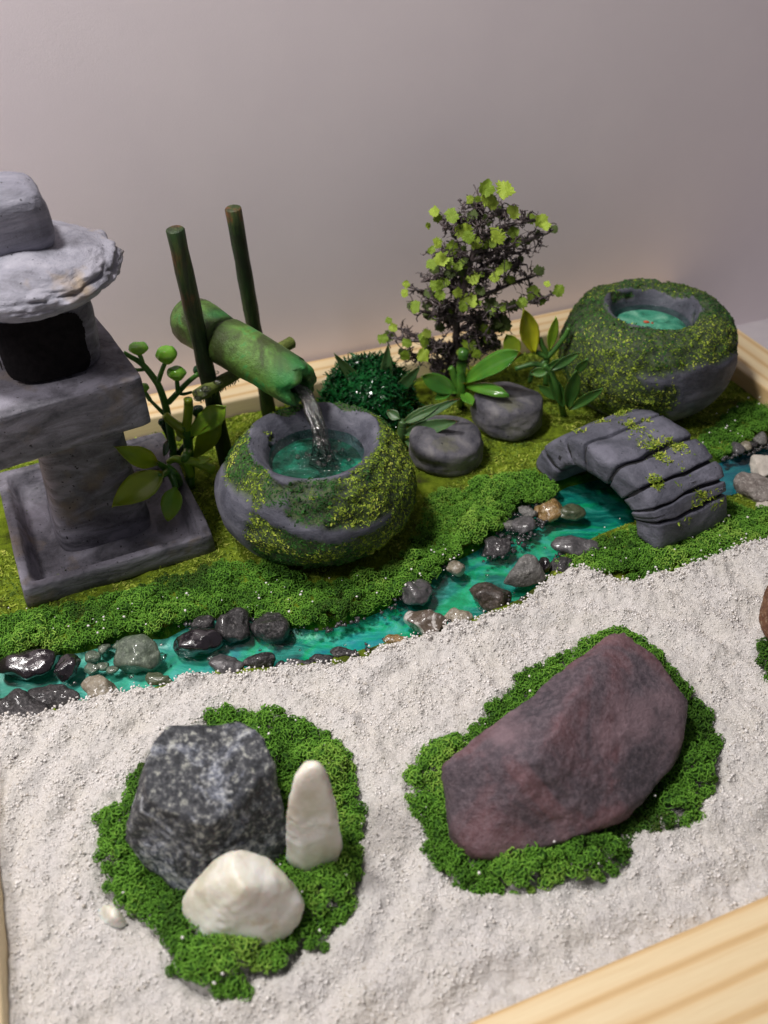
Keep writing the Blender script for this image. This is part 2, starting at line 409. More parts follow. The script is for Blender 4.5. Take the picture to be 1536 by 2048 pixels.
M['quartz'] = t.done(col, .38, t.bump(t.noise(6, 4, .6), .35, .05), .5, Subsurface_Weight=.35, Subsurface_Scale=.25)
t = NT('speckled_rock'); n = t.noise(.75, 6, .66, None, .8); n2 = t.noise(9.5, 5, .75)
col = t.ramp(n2, [(.38, (.016, .018, .022)), (.50, (.042, .046, .055)), (.57, (.13, .135, .14)), (.64, (.40, .41, .36))])
col = t.mix(t.ramp(n, [(.48, (0, 0, 0)), (.54, (.9,) * 3)]), col, t.ramp(n2, [(.38, (.05, .06, .085)), (.48, (.22, .24, .29)), (.60, (.55, .57, .58))]))
M['rock_grey'] = t.done(col, .55, t.bump(t.noise(15, 5, .7), .7, .04, t.bump(n, .6, .12)), .45)
t = NT('purple_rock'); n = t.noise(.42, 5, .62, None, .7); n2 = t.noise(11, 6, .78); n3 = t.noise(.85, 5, .6, t.co((1, 1, 1), (0, 2, 1)))
col = t.ramp(n, [(.40, (.060, .050, .062)), (.48, (.085, .062, .075)), (.54, (.135, .070, .080)), (.62, (.18, .095, .105))])
col = t.mix(t.ramp(n2, [(.45, (0, 0, 0)), (.72, (.5,) * 3)]), col, (.30, .23, .26))
col = t.mix(t.ramp(n2, [(.32, (.6,) * 3), (.43, (0, 0, 0))]), col, (.028, .020, .026))
col = t.mix(t.ramp(n3, [(.54, (0, 0, 0)), (.68, (.5,) * 3)]), col, (.30, .20, .225))
M['rock_purple'] = t.done(col, .55, t.bump(t.noise(14, 6, .75), .7, .05, t.bump(n3, .5, .15)), .4)

# ------------------------------------------------------------------ regions of the garden (traced on the ground)
def poly(pts, z=0.0): return [at(x, y, z) for x, y in pts]
NORTH = [(-330, 1375), (-120, 1345), (0, 1330), (60, 1300), (160, 1290), (240, 1268), (330, 1262), (370, 1240), (440, 1222), (520, 1226), (580, 1240), (640, 1246), (700, 1232), (760, 1208), (800, 1182), (850, 1155), (890, 1118), (950, 1088), (980, 1062), (1010, 1030), (1045, 1000), (1090, 985), (1130, 962), (1200, 945), (1300, 930), (1400, 925), (1440, 912), (1480, 900), (1536, 880), (1640, 850), (1800, 800)]
SOUTH = [(-330, 1480), (-120, 1450), (0, 1445), (60, 1435), (130, 1415), (200, 1398), (300, 1378), (380, 1358), (440, 1346), (560, 1336), (700, 1312), (760, 1290), (850, 1270), (940, 1240), (1040, 1200), (1090, 1160), (1120, 1120), (1165, 1085), (1240, 1055), (1320, 1030), (1400, 1010), (1440, 995), (1490, 985), (1536, 970), (1640, 940), (1800, 900)]
STREAM = poly(NORTH + SOUTH[::-1], -.12)
SANDN = [(-330, 1470), (-120, 1440), (0, 1432), (60, 1432), (130, 1412), (200, 1395), (300, 1378), (380, 1358), (440, 1346), (560, 1334), (700, 1312), (760, 1290), (850, 1272), (940, 1242), (1000, 1222), (1050, 1200), (1100, 1158), (1145, 1132), (1180, 1138), (1230, 1152), (1290, 1158), (1340, 1146), (1380, 1133), (1430, 1112), (1470, 1100), (1500, 1088), (1560, 1062), (1640, 1030), (1800, 985)]
SBANK = poly([(1100, 1150), (1125, 1105), (1180, 1080), (1240, 1058), (1290, 1045), (1400, 1015), (1445, 1000), (1475, 1006), (1520, 1018), (1580, 1010), (1640, 980), (1700, 985), (1640, 1040), (1540, 1078), (1470, 1104), (1380, 1138), (1290, 1164), (1200, 1150), (1140, 1140)])
TRAY_IN = [gw(-2.8, 3.9), gw(14.92, 3.9), gw(14.92, 18.38), gw(-2.8, 18.38)]
_sn = poly(SANDN, .1)
SAND = _sn + [gw(17, 14), gw(17, 2), gw(-6, 2)] 

RING1 = poly([(420, 1420), (455, 1405), (500, 1428), (540, 1420), (600, 1440), (660, 1468), (700, 1510), (705, 1570), (735, 1610), (738, 1655), (715, 1690), (725, 1725), (712, 1785), (700, 1830), (675, 1845), (650, 1870), (655, 1905), (610, 1895), (570, 1940), (535, 1950), (505, 1940), (500, 1990), (450, 2000), (370, 1975), (330, 1945), (338, 1900), (300, 1860), (260, 1815), (205, 1785), (196, 1740), (200, 1690), (193, 1640), (250, 1605), (270, 1540), (300, 1515), (340, 1470), (400, 1450)], .15)
RING2 = poly([(812, 1560), (845, 1505), (880, 1480), (960, 1450), (975, 1405), (1000, 1400), (1030, 1380), (1038, 1352), (1100, 1322), (1160, 1290), (1235, 1262), (1300, 1290), (1350, 1352), (1385, 1400), (1425, 1430), (1440, 1500), (1432, 1560), (1400, 1600), (1400, 1640), (1350, 1655), (1265, 1680), (1258, 1730), (1180, 1772), (1130, 1760), (1050, 1792), (960, 1795), (905, 1770), (860, 1720), (845, 1660), (815, 1620)], .15)
RING3 = poly([(1515, 1305), (1535, 1280), (1590, 1270), (1680, 1290), (1680, 1370), (1600, 1400), (1530, 1352)], .15)

# ------------------------------------------------------------------ setting
def plane(name, pts, m, kind='structure'):
    bm = bmesh.new(); bm.faces.new([bm.verts.new(p) for p in pts]); o = bm_obj(name, bm, m, smooth=False); o['kind'] = kind; return o
plane('table', [gw(-60, -30, -1.4), gw(90, -30, -1.4), gw(90, 19.6, -1.4), gw(-60, 19.6, -1.4)], M['table'])
o = plane('wall', [gw(-60, 19.55, -1.5), gw(90, 19.55, -1.5), gw(90, 19.55, 40), gw(-60, 19.55, 40)], M['wall'])

# the wooden tray: four mitred boards and a floor
def board(name, a, b, c, d, z0, z1, parent):   # a-b outer edge, c-d inner edge (tray coordinates)
    pa, pb, pc, pd = gw(*a), gw(*b), gw(*c), gw(*d)
    ctr = (pa + pb + pc + pd) / 4; ctr.z = 0
    ang = math.atan2((pb - pa).y, (pb - pa).x)
    bm = bmesh.new(); R = Matrix.Rotation(-ang, 3, 'Z')
    lo = [bm.verts.new(R @ (Vector((p.x, p.y, z0)) - ctr)) for p in (pa, pb, pc, pd)]
    hi = [bm.verts.new(R @ (Vector((p.x, p.y, z1)) - ctr)) for p in (pa, pb, pc, pd)]
    bm.faces.new(lo[::-1]); bm.faces.new(hi)
    for i in range(4): bm.faces.new((lo[i], lo[(i + 1) % 4], hi[(i + 1) % 4], hi[i]))
    bmesh.ops.bevel(bm, geom=list(bm.edges), offset=.07, segments=3, profile=.5, affect='EDGES')
    o = bm_obj(name, bm, M['wood'], parent, True); o.location = ctr; o.rotation_euler = (0, 0, ang); return o
tray = empty('wooden_tray', gw(6, 11, -1.4), 'pale pine tray frame with brown grain lines holding the whole miniature garden', 'tray')
X0, X1, Y0, Y1 = -2.8, 14.92, 3.9, 18.38; w_ = 1.08; g_ = .004
board('frame_board', (X0 - w_, Y0 - w_ - .3), (X1 + w_, Y0 - w_ - .3), (X1 - g_, Y0), (X0 + g_, Y0), -1.4, .42, tray)
board('frame_board', (X1 + w_, Y1 + w_), (X0 - w_, Y1 + w_), (X0 + g_, Y1), (X1 - g_, Y1), -1.4, .42, tray)
board('frame_board', (X1 + w_ + .2, Y0 - w_ - .3), (X1 + w_ + .2, Y1 + w_), (X1, Y1 - g_), (X1, Y0 + g_), -1.4, .42, tray)
board('frame_board', (X0 - w_, Y1 + w_), (X0 - w_, Y0 - w_ - .3), (X0, Y0 + g_), (X0, Y1 - g_), -1.4, .42, tray)
rebase(tray)

# ground grid in tray coordinates
def tray_grid(step):
    gx = np.arange(X0 + .003, X1, step); gy = np.arange(Y0 + .003, Y1 - .001, step)
    GX, GY = np.meshgrid(gx, gy)
    X = GX * math.cos(GA) - GY * math.sin(GA); Y = GX * math.sin(GA) + GY * math.cos(GA)
    return X, Y
def sstep(a, b, x):
    t = np.clip((x - a) / (b - a), 0, 1); return t * t * (3 - 2 * t)
X, Y = tray_grid(.07)
dS = sdf(STREAM, X, Y); dSand = sdf(SAND, X, Y)
P = v3(X.ravel(), Y.ravel())
nz = (fbm(P, 1.2, 4, 3) * .05 + fbm(P, 9, 2, 5) * .02).reshape(X.shape)
Zg = nz - .45 * sstep(.10, -.25, dS) - .3 * sstep(0, -.3, dSand)
F, used = grid_faces(np.ones(X.shape, bool))
Vg = np.stack([X.ravel(), Y.ravel(), Zg.ravel()], 1)[used]
np_obj('ground', Vg, F, M['turf'], kind='structure')
m = dS < .12
F, used = grid_faces(m)
zb = -.20 - .12 * sstep(.05, -.3, dS) + nz * .5
np_obj('stream_bed', np.stack([X.ravel(), Y.ravel(), zb.ravel()], 1)[used], F, M['bed'], kind='structure')
m = dS < .16
F, used = grid_faces(m)
zw = -.085 + .02 * (fbm(P, 1.3, 2, 21)).reshape(X.shape) + .035 * sstep(-.12, .1, dS)
np_obj('stream_water', np.stack([X.ravel(), Y.ravel(), zw.ravel()], 1)[used], F, M['resin'], kind='structure')

bm = bmesh.new(); random.seed(9)
for x, y, r_ in [(322, 1314, .10), (420, 1316, .06), (352, 1300, .03), (906, 1152, .03), (838, 1240, .03), (974, 1150, .035), (940, 1180, .025), (770, 1235, .03), (690, 1290, .03), (262, 1352, .05), (600, 1300, .025), (1090, 1095, .03), (845, 1205, .04), (520, 1300, .03)]:
    c_ = at(x, y, -.07); bmesh.ops.create_icosphere(bm, subdivisions=3, radius=r_, matrix=Matrix.Translation(c_) @ Matrix.Diagonal((1, 1, .45, 1)))
o = bm_obj('bubbles', bm, M['jet'], bpy.data.objects['stream_water']); o['kind'] = 'stuff'

# white sand: heightfield with ridges and crumbs
def sand_h(X, Y):
    P = v3(np.ravel(X), np.ravel(Y)); d = sdf(SAND, np.ravel(X), np.ravel(Y))
    wob = fbm(P, 2.6, 3, 31) * .10 + fbm(P, 9, 2, 33) * .05
    d = d + wob
    h = .02 + .10 * fbm(P, .55, 3, 41) + .10 * fbm(P, 2.4, 4, 42, .6) + .035 * (.3 - np.abs(fbm(P, 3.2, 2, 49)) * 2) + .06 * np.abs(fbm(P, 6.0, 3, 43, .6)) + .022 * fbm(P, 16, 2, 44)
    # raked furrows at the front
    q = np.ravel(X) * math.sin(-GA) + np.ravel(Y) * math.cos(GA)
    x_, y_ = np.ravel(X), np.ravel(Y)
    rk = np.minimum(np.hypot((x_ + 2.2) / 1.0, (y_ - 7.2) / 1.15), np.hypot((x_ - 2.9) / 1.35, (y_ - 8.6)))
    h += .085 * np.sin(rk * 9.5 + 1.6 * fbm(P, .8, 2, 47)) * sstep(2.0, 2.5, rk) * sstep(5.2, 3.4, rk) * (.55 + .9 * fbm(P, 1.3, 2, 48))
    h += .045 * np.sin(q * 8.5 + 2.0 * fbm(P, .5, 2, 46)) * sstep(6.6, 5.2, q)
    for rg_ in (RING1, RING2, RING3): h -= .13 * sstep(.10, -.12, sdf(rg_, x_, y_))
    h -= .45 * sstep(-.06, .14, d)
    return h.reshape(np.shape(X)), d.reshape(np.shape(X))
X, Y = tray_grid(.045)
Hs, dd = sand_h(X, Y)
Hs = Hs + .12
m = dd < .15
F, used = grid_faces(m)
np_obj('sand', np.stack([X.ravel(), Y.ravel(), Hs.ravel()], 1)[used], F, M['sand'], kind='structure')
def blobs(P, r, seed, flat=.75):        # many small faceted grains (octahedra with jitter)
    rs = np.random.RandomState(seed); n = len(P)
    O = np.array([[1, 0, 0], [0, 1, 0], [-1, 0, 0], [0, -1, 0], [0, 0, 1], [0, 0, -1]], float)
    V = O[None] * (r[:, None, None] * rs.uniform(.6, 1.35, (n, 6, 1)))
    a = rs.uniform(0, 6.28, n); ca, sa = np.cos(a)[:, None], np.sin(a)[:, None]
    b = rs.uniform(-.8, .8, n); cb, sb = np.cos(b)[:, None], np.sin(b)[:, None]
    x, y, z = V[..., 0], V[..., 1], V[..., 2]
    y, z = y * cb - z * sb, y * sb + z * cb
    x, y = x * ca - y * sa, x * sa + y * ca
    V = np.stack([x, y, z * flat], -1) + P[:, None]
    T = np.array([[0, 1, 4], [1, 2, 4], [2, 3, 4], [3, 0, 4], [1, 0, 5], [2, 1, 5], [3, 2, 5], [0, 3, 5]])
    F = (np.arange(n) * 6)[:, None, None] + T[None]
    return V.reshape(-1, 3), F.reshape(-1, 3)
def seen(X, Y, marg=1.0):               # within the wedge of ground the photograph shows, and a little beside it
    a = at(-170, 2200); b = at(1700, 2200); c = at(1760, 500); d = at(-230, 500)
    return sdf([a, b, c, d], X, Y) < 0
n = 105000
gx = RNG.uniform(X0 + .05, X1 - .05, n); gy = RNG.uniform(Y0 + .05, 16, n)
X = gx * math.cos(GA) - gy * math.sin(GA); Y = gx * math.sin(GA) + gy * math.cos(GA)
k = seen(X, Y); X, Y = X[k], Y[k]
h, dd = sand_h(X, Y); k = dd < .09; X, Y, h, dd = X[k], Y[k], h[k], dd[k]
clump = vn(v3(X, Y), 4.5, 91)
r = RNG.uniform(.009, .020, len(X)) * (1 + .35 * clump) * np.where(RNG.rand(len(X)) < .05, 1.5, 1)
Pg = np.stack([X, Y, h + .12 + r * .42], 1)
# crumbs heaped along the edge
k2 = (dd > -.25) & (RNG.rand(len(X)) < .55)
Pe = Pg[k2] + np.stack([RNG.uniform(-.08, .08, k2.sum()), RNG.uniform(-.08, .08, k2.sum()), RNG.uniform(.0, .07, k2.sum())], 1)
Pg = np.concatenate([Pg, Pe]); r = np.concatenate([r, RNG.uniform(.014, .034, len(Pe))])
V, F = blobs(Pg, r, 5)
np_obj('sand_grains', V, F, M['grain'], smooth=False, attr={'rnd': np.repeat(RNG.rand(len(Pg)), 6)}, kind='stuff')

# ------------------------------------------------------------------ moss
_ico = {}
def ico(sub):
    if sub not in _ico:
        bm = bmesh.new(); bmesh.ops.create_icosphere(bm, subdivisions=sub, radius=1)
        bm.verts.ensure_lookup_table()
        _ico[sub] = (np.array([v.co[:] for v in bm.verts]), np.array([[v.index for v in f.verts] for f in bm.faces])); bm.free()
    return _ico[sub]
def _puff():                            # edges of a football-like cell net on the unit sphere
    bm = bmesh.new(); bmesh.ops.create_icosphere(bm, subdivisions=2, radius=1); bm.faces.ensure_lookup_table()
    cen = [f.calc_center_median().normalized() for f in bm.faces]; E = []
    for e in bm.edges:
        a, b = [f.index for f in e.link_faces]; E.append((cen[a][:], cen[b][:]))
    bm.free(); E = np.array(E); return E[:, 0], E[:, 1]
def foam(name, pl, label, cat, h=.25, seed=0, z0=0.0, sp=.138, rr_=(.070, .138), lump=1.1, edge=.05, wob=.10, kind='stuff'):
    """Crumbled sponge moss: many small open-celled puffs heaped on the ground inside an outline."""
    E0, E1 = _puff(); rs = np.random.RandomState(seed + 1)
    xs = [p[0] for p in pl]; ys = [p[1] for p in pl]
    X, Y = np.meshgrid(np.arange(min(xs), max(xs), sp), np.arange(min(ys), max(ys), sp * .87))
    X = X + (np.arange(X.shape[0]) % 2)[:, None] * sp / 2
    X = (X + rs.uniform(-.4, .4, X.shape) * sp).ravel(); Y = (Y + rs.uniform(-.4, .4, Y.shape) * sp).ravel()
    Q = v3(X, Y); d = sdf(pl, X, Y) + wob * fbm(Q, 2.6, 2, seed)
    k = (d < -edge) & tray_mask(X, Y) & seen(X, Y); X, Y, Q, d = X[k], Y[k], Q[k], d[k]
    n = len(X); e = np.clip(-d / .25, 0, 1) ** .6
    r = rs.uniform(*rr_, n) * (.75 + .25 * e)
    hh = np.clip(.40 + 1.3 * fbm(Q, lump, 2, seed + 2) + .5 * (.35 - 1.8 * np.abs(fbm(Q, lump * 2.2, 2, seed + 4))) + rs.uniform(-.12, .12, n), 0, 1)
    Z = z0 + h * e * hh - .02
    Cn = np.stack([X, Y, Z], 1)
    up = 2 if h > .2 else 1
    # threads
    jit = np.random.RandomState(seed + 3)
    m = (E0[:, 2] + E1[:, 2]) / 2
    A, B, Rn = [], [], []
    tone = np.clip(.48 + .85 * fbm(Cn, 1.1, 3, seed + 6) + rs.uniform(-.16, .16, n) + .15 * (hh - .5), 0, 1)
    rot = rs.uniform(0, 6.28, n)
    for g in range(8):                   # eight differently dented puffs shared out among the positions
        D0 = E0.copy(); D1 = E1.copy()
        for D in (D0, D1): D *= (1 + .34 * fbm(D * 1.0 + g * 5.3, 1.9, 3, 5 + g))[:, None]; D += .20 * np.stack([vn(D, 7, 1 + g), vn(D, 7, 2 + g), vn(D, 7, 3 + g)], 1)
        kk = (m > -.28) & (jit.rand(len(m)) < .70)
        D0, D1 = D0[kk], D1[kk]
        ii = np.arange(g, n, 8)
        c, s_ = np.cos(rot[ii]), np.sin(rot[ii])
        def place(D):
            x = D[None, :, 0] * c[:, None] - D[None, :, 1] * s_[:, None]; y = D[None, :, 0] * s_[:, None] + D[None, :, 1] * c[:, None]
            return np.stack([x, y, D[None, :, 2] * .85 + 0 * x], -1) * r[ii][:, None, None] + Cn[ii][:, None]
        A.append(place(D0).reshape(-1, 3)); B.append(place(D1).reshape(-1, 3)); Rn.append(np.repeat(tone[ii], len(D0)))
    A = np.concatenate(A); B = np.concatenate(B); Rn = np.concatenate(Rn)
    Rn = np.clip(Rn + rs.uniform(-.13, .13, len(Rn)), 0, 1)
    V, F = struts(A, B, rs.uniform(.0065, .0135, len(A)))
    nf = n * 5; ii = rs.randint(0, n, nf); dd_ = rs.normal(size=(nf, 3)); dd_[:, 2] = np.abs(dd_[:, 2]); dd_ /= np.linalg.norm(dd_, axis=1, keepdims=True)
    f0 = Cn[ii] + dd_ * (r[ii] * rs.uniform(.8, 1.05, nf))[:, None]; f1 = f0 + (dd_ * .5 + rs.normal(size=(nf, 3)) * .6) * rs.uniform(.02, .05, (nf, 1))
    Vx, Fx = struts(f0, f1, .009, .004); F = np.concatenate([F, Fx + len(V)]); V = np.concatenate([V, Vx]); Rn = np.concatenate([Rn, np.clip(tone[ii] + rs.uniform(-.1, .35, nf), 0, 1)])
    # dense heart of each puff
    Di, Fi = ico(1); Vi = (Di[None] * (r * .74)[:, None, None] * np.array([[[1, 1, .85]]]) + Cn[:, None]).reshape(-1, 3)
    Fi = (Fi[None] + (np.arange(n) * len(Di))[:, None, None]).reshape(-1, 3)
    bm_V = np.concatenate([V, Vi]); nV = len(V)
    me = bpy.data.meshes.new(name)
    me.vertices.add(len(bm_V)); me.vertices.foreach_set('co', bm_V.astype(np.float32).ravel())
    loops = np.concatenate([F.ravel(), (Fi + nV).ravel()]).astype(np.int32)
    tot = np.concatenate([np.full(len(F), 4), np.full(len(Fi), 3)]).astype(np.int32)
    me.loops.add(len(loops)); me.loops.foreach_set('vertex_index', loops)
    me.polygons.add(len(tot)); me.polygons.foreach_set('loop_start', np.concatenate([[0], np.cumsum(tot)[:-1]]).astype(np.int32)); me.polygons.foreach_set('loop_total', tot)
    me.polygons.foreach_set('material_index', np.concatenate([np.zeros(len(F)), np.ones(len(Fi))]).astype(np.int32))
    me.polygons.foreach_set('use_smooth', np.ones(len(tot), bool)); me.update(calc_edges=True)
    a_ = me.attributes.new('rnd', 'FLOAT', 'POINT'); a_.data.foreach_set('value', np.concatenate([np.repeat(Rn, 6), np.repeat(tone, len(Di))]).astype(np.float32))
    return tag(raw_obj(name, me, [M['foam'], M['foam_base']]), label, cat, kind=kind)
def tray_mask(X, Y):
    gx = X * math.cos(GA) + Y * math.sin(GA); gy = -X * math.sin(GA) + Y * math.cos(GA)
    return (gx > X0 + .03) & (gx < X1 - .03) & (gy > Y0 + .03) & (gy < Y1 - .03)
BANK_A = poly([(-260, 1290), (-100, 1262), (0, 1232), (150, 1205), (300, 1162), (400, 1138), (430, 1118), (540, 1128), (640, 1165), (740, 1148), (810, 1108), (835, 1060), (850, 1005), (880, 975), (930, 985), (955, 955), (1010, 955), (1060, 948), (1110, 960), (1125, 985),
    (1090, 1000), (1040, 1015), (1010, 1048), (975, 1075), (945, 1100), (890, 1135), (850, 1168), (800, 1194), (762, 1215), (700, 1242), (640, 1254), (580, 1246), (520, 1236), (440, 1228), (370, 1240), (320, 1266), (240, 1272), (160, 1292), (60, 1305), (0, 1325), (-120, 1350), (-260, 1370)])
foam('moss', BANK_A, 'bright green foam moss bank between lantern, basin and the stream', 'moss', .26, seed=10, z0=0)
BANK_B = poly([(1385, 885), (1410, 862), (1440, 832), (1480, 812), (1536, 795), (1620, 770), (1640, 850), (1540, 872), (1500, 880), (1465, 905), (1430, 915), (1395, 908)])
foam('moss', BANK_B, 'green foam moss on the far bank behind the bridge at the right', 'moss', .28, seed=40)
foam('moss', SBANK, 'green foam moss under the near foot of the bridge beside the sand', 'moss', .17, seed=70)
foam('moss', RING1, 'green foam moss ring around the dark speckled rock and two white quartz stones', 'moss', .30, seed=100, z0=.16, edge=.02, wob=.05)
foam('moss', RING2, 'green foam moss ring around the large purple rock', 'moss', .27, seed=130, z0=.16, edge=.0, wob=.04)
foam('moss', RING3, 'green foam moss under the red brown rock at the right edge', 'moss', .26, seed=160, z0=.16, edge=0)

def flecks(P, N, seed, L=(.05, .12), w=(.012, .026), lift=.5):
    rs = np.random.RandomState(seed); n = len(P)
    N = N / (np.linalg.norm(N, axis=1, keepdims=True) + 1e-9)
    d = rs.normal(size=(n, 3)); d -= (d * N).sum(1, keepdims=True) * N * rs.uniform(1 - lift, 1.1, (n, 1)); d /= np.linalg.norm(d, axis=1, keepdims=True) + 1e-9
    sgn = np.sign((d * N).sum(1, keepdims=True)); sgn[sgn == 0] = 1; d = d * sgn
    s = np.cross(d, N + .45 * rs.normal(size=(n, 3))); s /= np.linalg.norm(s, axis=1, keepdims=True) + 1e-9
    nn = np.cross(d, s)
    Ls = rs.uniform(*L, (n, 1)); ws = rs.uniform(*w, (n, 1))
    b = P + N * .004
    V = np.stack([b - s * ws * .5, b + s * ws * .5, b + d * Ls * .5 + s * ws * .6 + nn * Ls * .12, b + d * Ls * .5 - s * ws * .6 + nn * Ls * .12, b + d * Ls + s * ws * .25, b + d * Ls - s * ws * .25], 1)
    T = np.array([[0, 1, 2, 3], [3, 2, 4, 5]])
    F = ((np.arange(n) * 6)[:, None, None] + T[None]).reshape(-1, 4)
    return V.reshape(-1, 3), F, rs
# loose flock over the turf behind the foam banks
n = 60000
gx = RNG.uniform(X0 + .05, X1 - .05, n); gy = RNG.uniform(10.5, Y1 - .05, n)
X = gx * math.cos(GA) - gy * math.sin(GA); Y = gx * math.sin(GA) + gy * math.cos(GA)
k = seen(X, Y); X, Y = X[k], Y[k]
k = (sdf(STREAM, X, Y) > .1) & (sdf(SAND, X, Y) > .05) & (sdf(BANK_A, X, Y) > -.3)
X, Y = X[k], Y[k]; Q = v3(X, Y)
k = fbm(Q, 1.1, 3, 77) > -.33; X, Y, Q = X[k], Y[k], Q[k]
Pz = fbm(Q, 1.2, 4, 3) * .05 + fbm(Q, 9, 2, 5) * .02
P = np.stack([X, Y, Pz], 1)
V, F, rs = flecks(P, np.tile([[0, 0, 1.]], (len(P), 1)), 3, L=(.035, .095), w=(.016, .034), lift=.75)
np_obj('grass_flock', V, F, M['flock'], smooth=False, attr={'rnd': np.repeat(np.clip(.45 + .5 * fbm(Q, 1.6, 3, 19) + rs.uniform(-.3, .3, len(P)), 0, 1), 6)}, kind='stuff')

# sand crumbs strayed onto moss and stones
def stray(n, region, z, seed):
    rs = np.random.RandomState(seed); xs = [p[0] for p in region]; ys = [p[1] for p in region]
    X = rs.uniform(min(xs), max(xs), n); Y = rs.uniform(min(ys), max(ys), n); k = sdf(region, X, Y) < 0
    X, Y = X[k], Y[k]; return np.stack([X, Y, z + rs.uniform(-.02, .05, len(X))], 1)
P = np.concatenate([stray(230, poly([(-50, 1240), (330, 1200), (560, 1175), (760, 1160), (950, 1080), (950, 1130), (760, 1225), (580, 1250), (330, 1270), (-50, 1330)]), .24, 1),
    stray(70, SBANK, .2, 2), stray(60, BANK_B, .28, 3), stray(90, RING1, .46, 4), stray(60, RING2, .44, 6), stray(60, STREAM, -.05, 9)])
V, F = blobs(P, RNG.uniform(.012, .034, len(P)), 9)
np_obj('sand_crumbs', V, F, M['grain'], smooth=False, attr={'rnd': np.repeat(.3 + .6 * RNG.rand(len(P)), 6)}, kind='stuff')

# ------------------------------------------------------------------ rocks
def hull_rock(name, pts, m, label, cat='rock', sub=5, sharp=22, noise=((1.2, .06), (5, .02)), seed=0, group=None, grow=1.05, chips=26):
    """A stone spanned by corner points, its edges worn round and its faces roughened."""
    bm = bmesh.new()
    for p in pts: bm.verts.new(p)
    r = bmesh.ops.convex_hull(bm, input=bm.verts)
    ctr = sum((Vector(p) for p in pts), Vector()) / len(pts)
    pn, pd = [], []
    bm.normal_update()
    for f in bm.faces:
        nn = f.normal.copy(); d = nn.dot(f.verts[0].co - ctr)
        if d < 0: nn, d = -nn, -d
        if f.calc_area() < 1e-4: continue
        pn.append(nn[:]); pd.append(max(d, .02))
    bm.free()
    rsf = np.random.RandomState(seed + 900); HV = np.array([(Vector(p) - ctr)[:] for p in pts])
    for _ in range(chips):
        nn = rsf.normal(size=3); nn /= np.linalg.norm(nn); sup = (HV @ nn).max()
        pn.append(tuple(nn)); pd.append(max(sup * rsf.uniform(.86, .97), .02))
    D, F = ico(sub); pn = np.array(pn); pd = np.array(pd)
    q = np.maximum(D @ pn.T, 0) / pd[None]                    # 1/r for every plane
    inv = (q ** sharp).sum(1) ** (1 / sharp)
    r = 1 / np.maximum(inv, 1e-3)
    V = D * r[:, None] * grow
    size = float(np.mean(r))
    for q_, (sc, am) in enumerate(noise):
        f_ = fbm(V + seed * 3.7, sc / max(size, .3), 4, seed + q_)
        if q_ == 1: f_ = .35 - 2.2 * np.abs(f_)
        V = V + D * (f_ * am * size)[:, None]
    o = np_obj(name, V, F, m); o.location = ctr
    return tag(o, label, cat, group)
def on_plane(a, b, c, pts):              # the points of the plane a-b-c seen at these places
    n = (b - a).cross(c - a); o = Vector((0, 0, CAMH)); out = []
    for x, y in pts:
        d = _ray(x, y); t = n.dot(a - o) / n.dot(d); out.append(o + d * t)
    return out
TP = on_plane(at(336, 1454, 2.0), at(482, 1446, 1.85), at(418, 1652, 1.6), [(336, 1452), (482, 1444), (514, 1466), (540, 1528), (492, 1580), (418, 1650), (296, 1604), (300, 1520)])
hull_rock('speckled_rock', TP + [at(268, 1690, .1), at(300, 1745, .1), at(374, 1795, .1), at(480, 1770, .1), at(562, 1735, .1), at(572, 1680, .1), at(290, 1560, .1), at(540, 1540, .1),
    at(560, 1610, 1.15), at(254, 1668, .9), at(272, 1700, .5), at(570, 1660, .7), at(552, 1560, 1.3)],
    M['rock_grey'], 'dark grey rock with whitish mineral patches standing in the moss ring', sub=6, sharp=260, chips=5, grow=1.03, noise=((1.5, .07), (3.2, .045), (10, .03), (26, .01)), seed=3)
TP = on_plane(at(893, 1525, 1.1), at(1240, 1270, 1.5), at(1368, 1410, .95), [(888, 1530), (1215, 1273), (1245, 1268), (1300, 1305), (1370, 1405), (1362, 1480), (1330, 1560), (1240, 1622), (1110, 1612), (1000, 1590), (925, 1560)])
hull_rock('purple_rock', TP + [at(905, 1690, .1), at(930, 1712, .1), at(1000, 1725, .1), at(1150, 1690, .1), at(1290, 1625, .1), at(1350, 1545, .1), at(1370, 1440, .1), at(1220, 1340, .1), at(960, 1520, .1),
    at(884, 1560, .8), at(905, 1660, .45), at(960, 1712, .40), at(1060, 1706, .38), at(1150, 1668, .55), at(1210, 1650, .6), at(1150, 1395, 1.66), at(1075, 1525, 1.45), at(975, 1540, 1.22)],
    M['rock_purple'], 'large purple brown wedge shaped rock lying in its own moss ring', sub=6, sharp=260, chips=3, grow=1.02, noise=((1.0, .035), (2.4, .035), (9, .016), (28, .006)), seed=8)
hull_rock('quartz_stone', [at(575, 1735, .2), at(620, 1765, .2), at(672, 1740, .2), at(685, 1690, .4), aty(612, 1522, 6.75), aty(632, 1518, 6.75), aty(590, 1548, 6.65), aty(655, 1545, 6.7), aty(582, 1600, 6.6), aty(664, 1600, 6.6), aty(676, 1660, 6.6), aty(572, 1650, 6.6), aty(610, 1545, 7.25), aty(640, 1550, 7.25), at(640, 1690, .2)],
    M['quartz'], 'tall upright white quartz stone with rounded tip', 'stone', sub=5, sharp=60, chips=30, noise=((2, .10), (5, .03)), seed=12)
